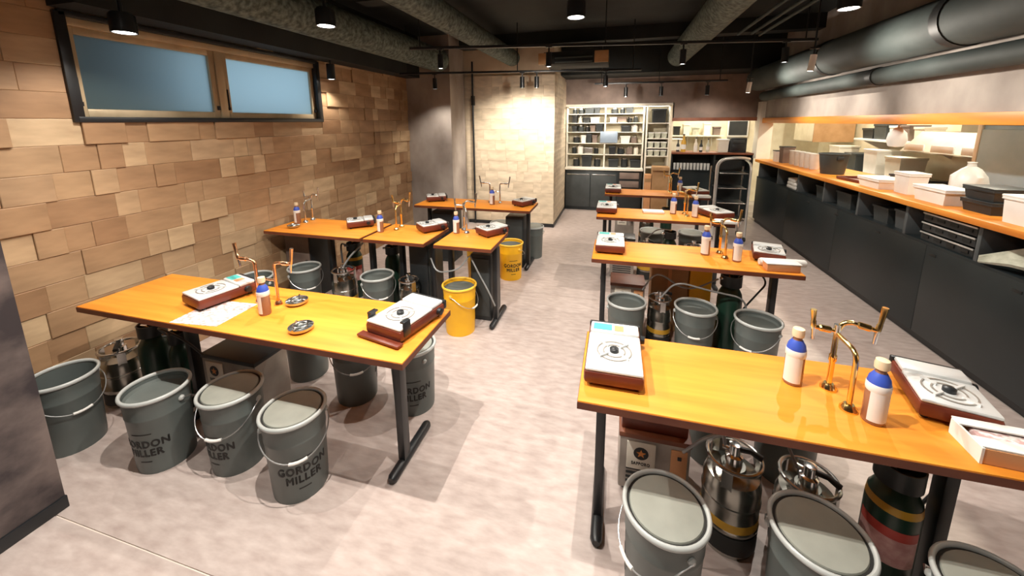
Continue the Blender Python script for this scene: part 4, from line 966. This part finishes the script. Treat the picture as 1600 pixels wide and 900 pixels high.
GM = [M_dark, M_dark, M_darkg, M_steelb, M_paper, M_creamw, M_concd, M_hose, M_steel, M_paper]
GN = {id(M_dark): 'black', id(M_darkg): 'dark grey', id(M_steelb): 'glossy black', id(M_paper): 'white', id(M_creamw): 'cream', id(M_concd): 'brown', id(M_hose): 'grey', id(M_steel): 'steel'}
def goods(x, y, z, w_, h, mt, where):
    k = rg.random(); lb = GN[id(mt)]
    if k < .55: tub(x, y, z, w_, .16, h, lb+' lidded box on '+where, mt, mt, 'box', 'storage_box', 'goods on the rear shelves')
    else:
        t = thing('storage_jar', lb+' round jar on '+where, 'jar', (x, y, z), 0, 'goods on the rear shelves')
        r = min(w_*.48, .06); B().lathe([(0, 0), (r*.92, 0), (r, .01), (r, h*.75), (r*.8, h*.82), (r*.8, h*.86), (0, h*.86)], 18).build('body', mt, t); B().lathe([(0, h*.84), (r*.86, h*.84), (r*.86, h), (0, h)], 18).build('lid', M_steel, t)
names = ['the rear worktop', 'the lowest rear wall shelf', 'the second rear wall shelf', 'the third rear wall shelf', 'the fourth rear wall shelf', 'the top rear wall shelf']
for i, z in enumerate((.785,)+SZ):
    zt = ((.785,)+SZ+(1.86,))[i+1]-.012 if i < 5 else 1.86
    for sx0, sx1 in ((-.86, -.23), (-.19, .43)):
        x = sx0+.05
        if i in (2, 3) and sx0 > -.3: x = .06
        while x < sx1-.06:
            w_ = rg.choice((.10, .13, .17)) if i else .19
            if x+w_ > sx1: break
            h = (zt-z)*rg.uniform(.55, .86) if i != 5 else .095
            mt = rg.choice(GM) if i not in (0, 5) else M_dark
            goods(x+w_/2, YB+.26, z, w_-.015, h, mt, names[i]); x += w_
obj('blue_screen', B().box(-.15, -.012, 0, .15, .012, .20, .004).mesh('blue_screen', mat('blue_grey_panel', (.26, .33, .42), (.32, .40, .50), .35)), loc=(-.14, YB+.10, 1.23), label='blue-grey flat panel leaning on the rear wall shelves', cat='panel')
# tall shelf beside it
ts = thing('tall_shelf', 'tall narrow cream shelf rack beside the rear pass-through', 'shelves', (.67, YB+.18, 0))
for x in (-.19, .17): B().box(x, -.16, 0, x+.02, .2, 1.86, .002).build('side_panel', M_creamw, ts)
for z in (.30, .56, .80, 1.0, 1.14, 1.30, 1.56): B().box(-.17, -.16, z, .17, .2, z+.016, .001).build('shelf_board', M_creamw, ts)
tub(.68, YB+.15, 1.576, .22, .2, .22, 'black box on top of the tall cream shelf', M_dark, M_dark, 'box', 'storage_box')
for z, nm in ((1.316, 'upper'), (1.156, 'middle'), (1.016, 'lower')):
    for k in range(3): tub(.565+k*.105, YB+.15, z, .084, .2, .085, 'pale green box on the %s level of the tall shelf' % nm, M_bag, M_white, 'box', 'storage_box', 'pale boxes on the tall shelf')
t = thing('cardboard_box', 'open brown cardboard box in front of the tall cream shelf', 'box', (.72, YB-.16, .0)); B().box(-.13, -.09, 0, .13, .09, .86, .003).build('carton_body', M_card, t); B().box(-.13, -.15, .80, .13, -.09, .86, .002).build('flap', M_card, t)
t = thing('cardboard_box', 'small brown box beside the taller one by the tall shelf', 'box', (.53, YB-.18, .0)); B().box(-.05, -.09, 0, .05, .09, .72, .003).build('carton_body', M_carton, t); B().box(-.05, -.095, .6, .05, -.09, .66).build('tape', M_card, t)

# serving trolley with a silver arched frame
tr_ = thing('serving_trolley', 'dark shelf trolley with silver arched tube frame beside the counter', 'trolley', (1.50, 5.76, 0))
B().tube(bend([(-.20, -.16, .06), (-.20, -.16, 1.10), (.06, -.16, 1.13), (.20, -.05, 1.10)], 12, .20), .021, 14).build('tube_frame', M_bright, tr_)
B().tube(bend([(.20, -.16, .06), (.20, -.16, 1.04), (.20, .10, 1.08)], 8, .1), .015, 12).build('tube_frame', M_bright, tr_)
for x in (-.20, .20): B().tube([(x, .16, .06), (x, .16, .98)], .013, 12).build('tube_frame', M_steel, tr_)
for z in (.28, .50, .70, .90):
    s = B().box(-.18, -.155, z, .18, .155, z+.018, .003).build('shelf_board', M_dark, tr_); B().tube([(-.17, -.165, z+.02), (.17, -.165, z+.02)], .006, 8).build('shelf_rail', M_steel, s)
B().box(-.17, .15, .1, .17, .158, 1.06).build('back_panel', M_dark, tr_)
for sx in (-1, 1):
    for sy in (-1, 1): B().lathe([(0, -.012), (.03, -.012), (.03, .012), (0, .012)], 16, (sx*.20, sy*.16, .03), 'X').build('castor', M_kegr, tr_)
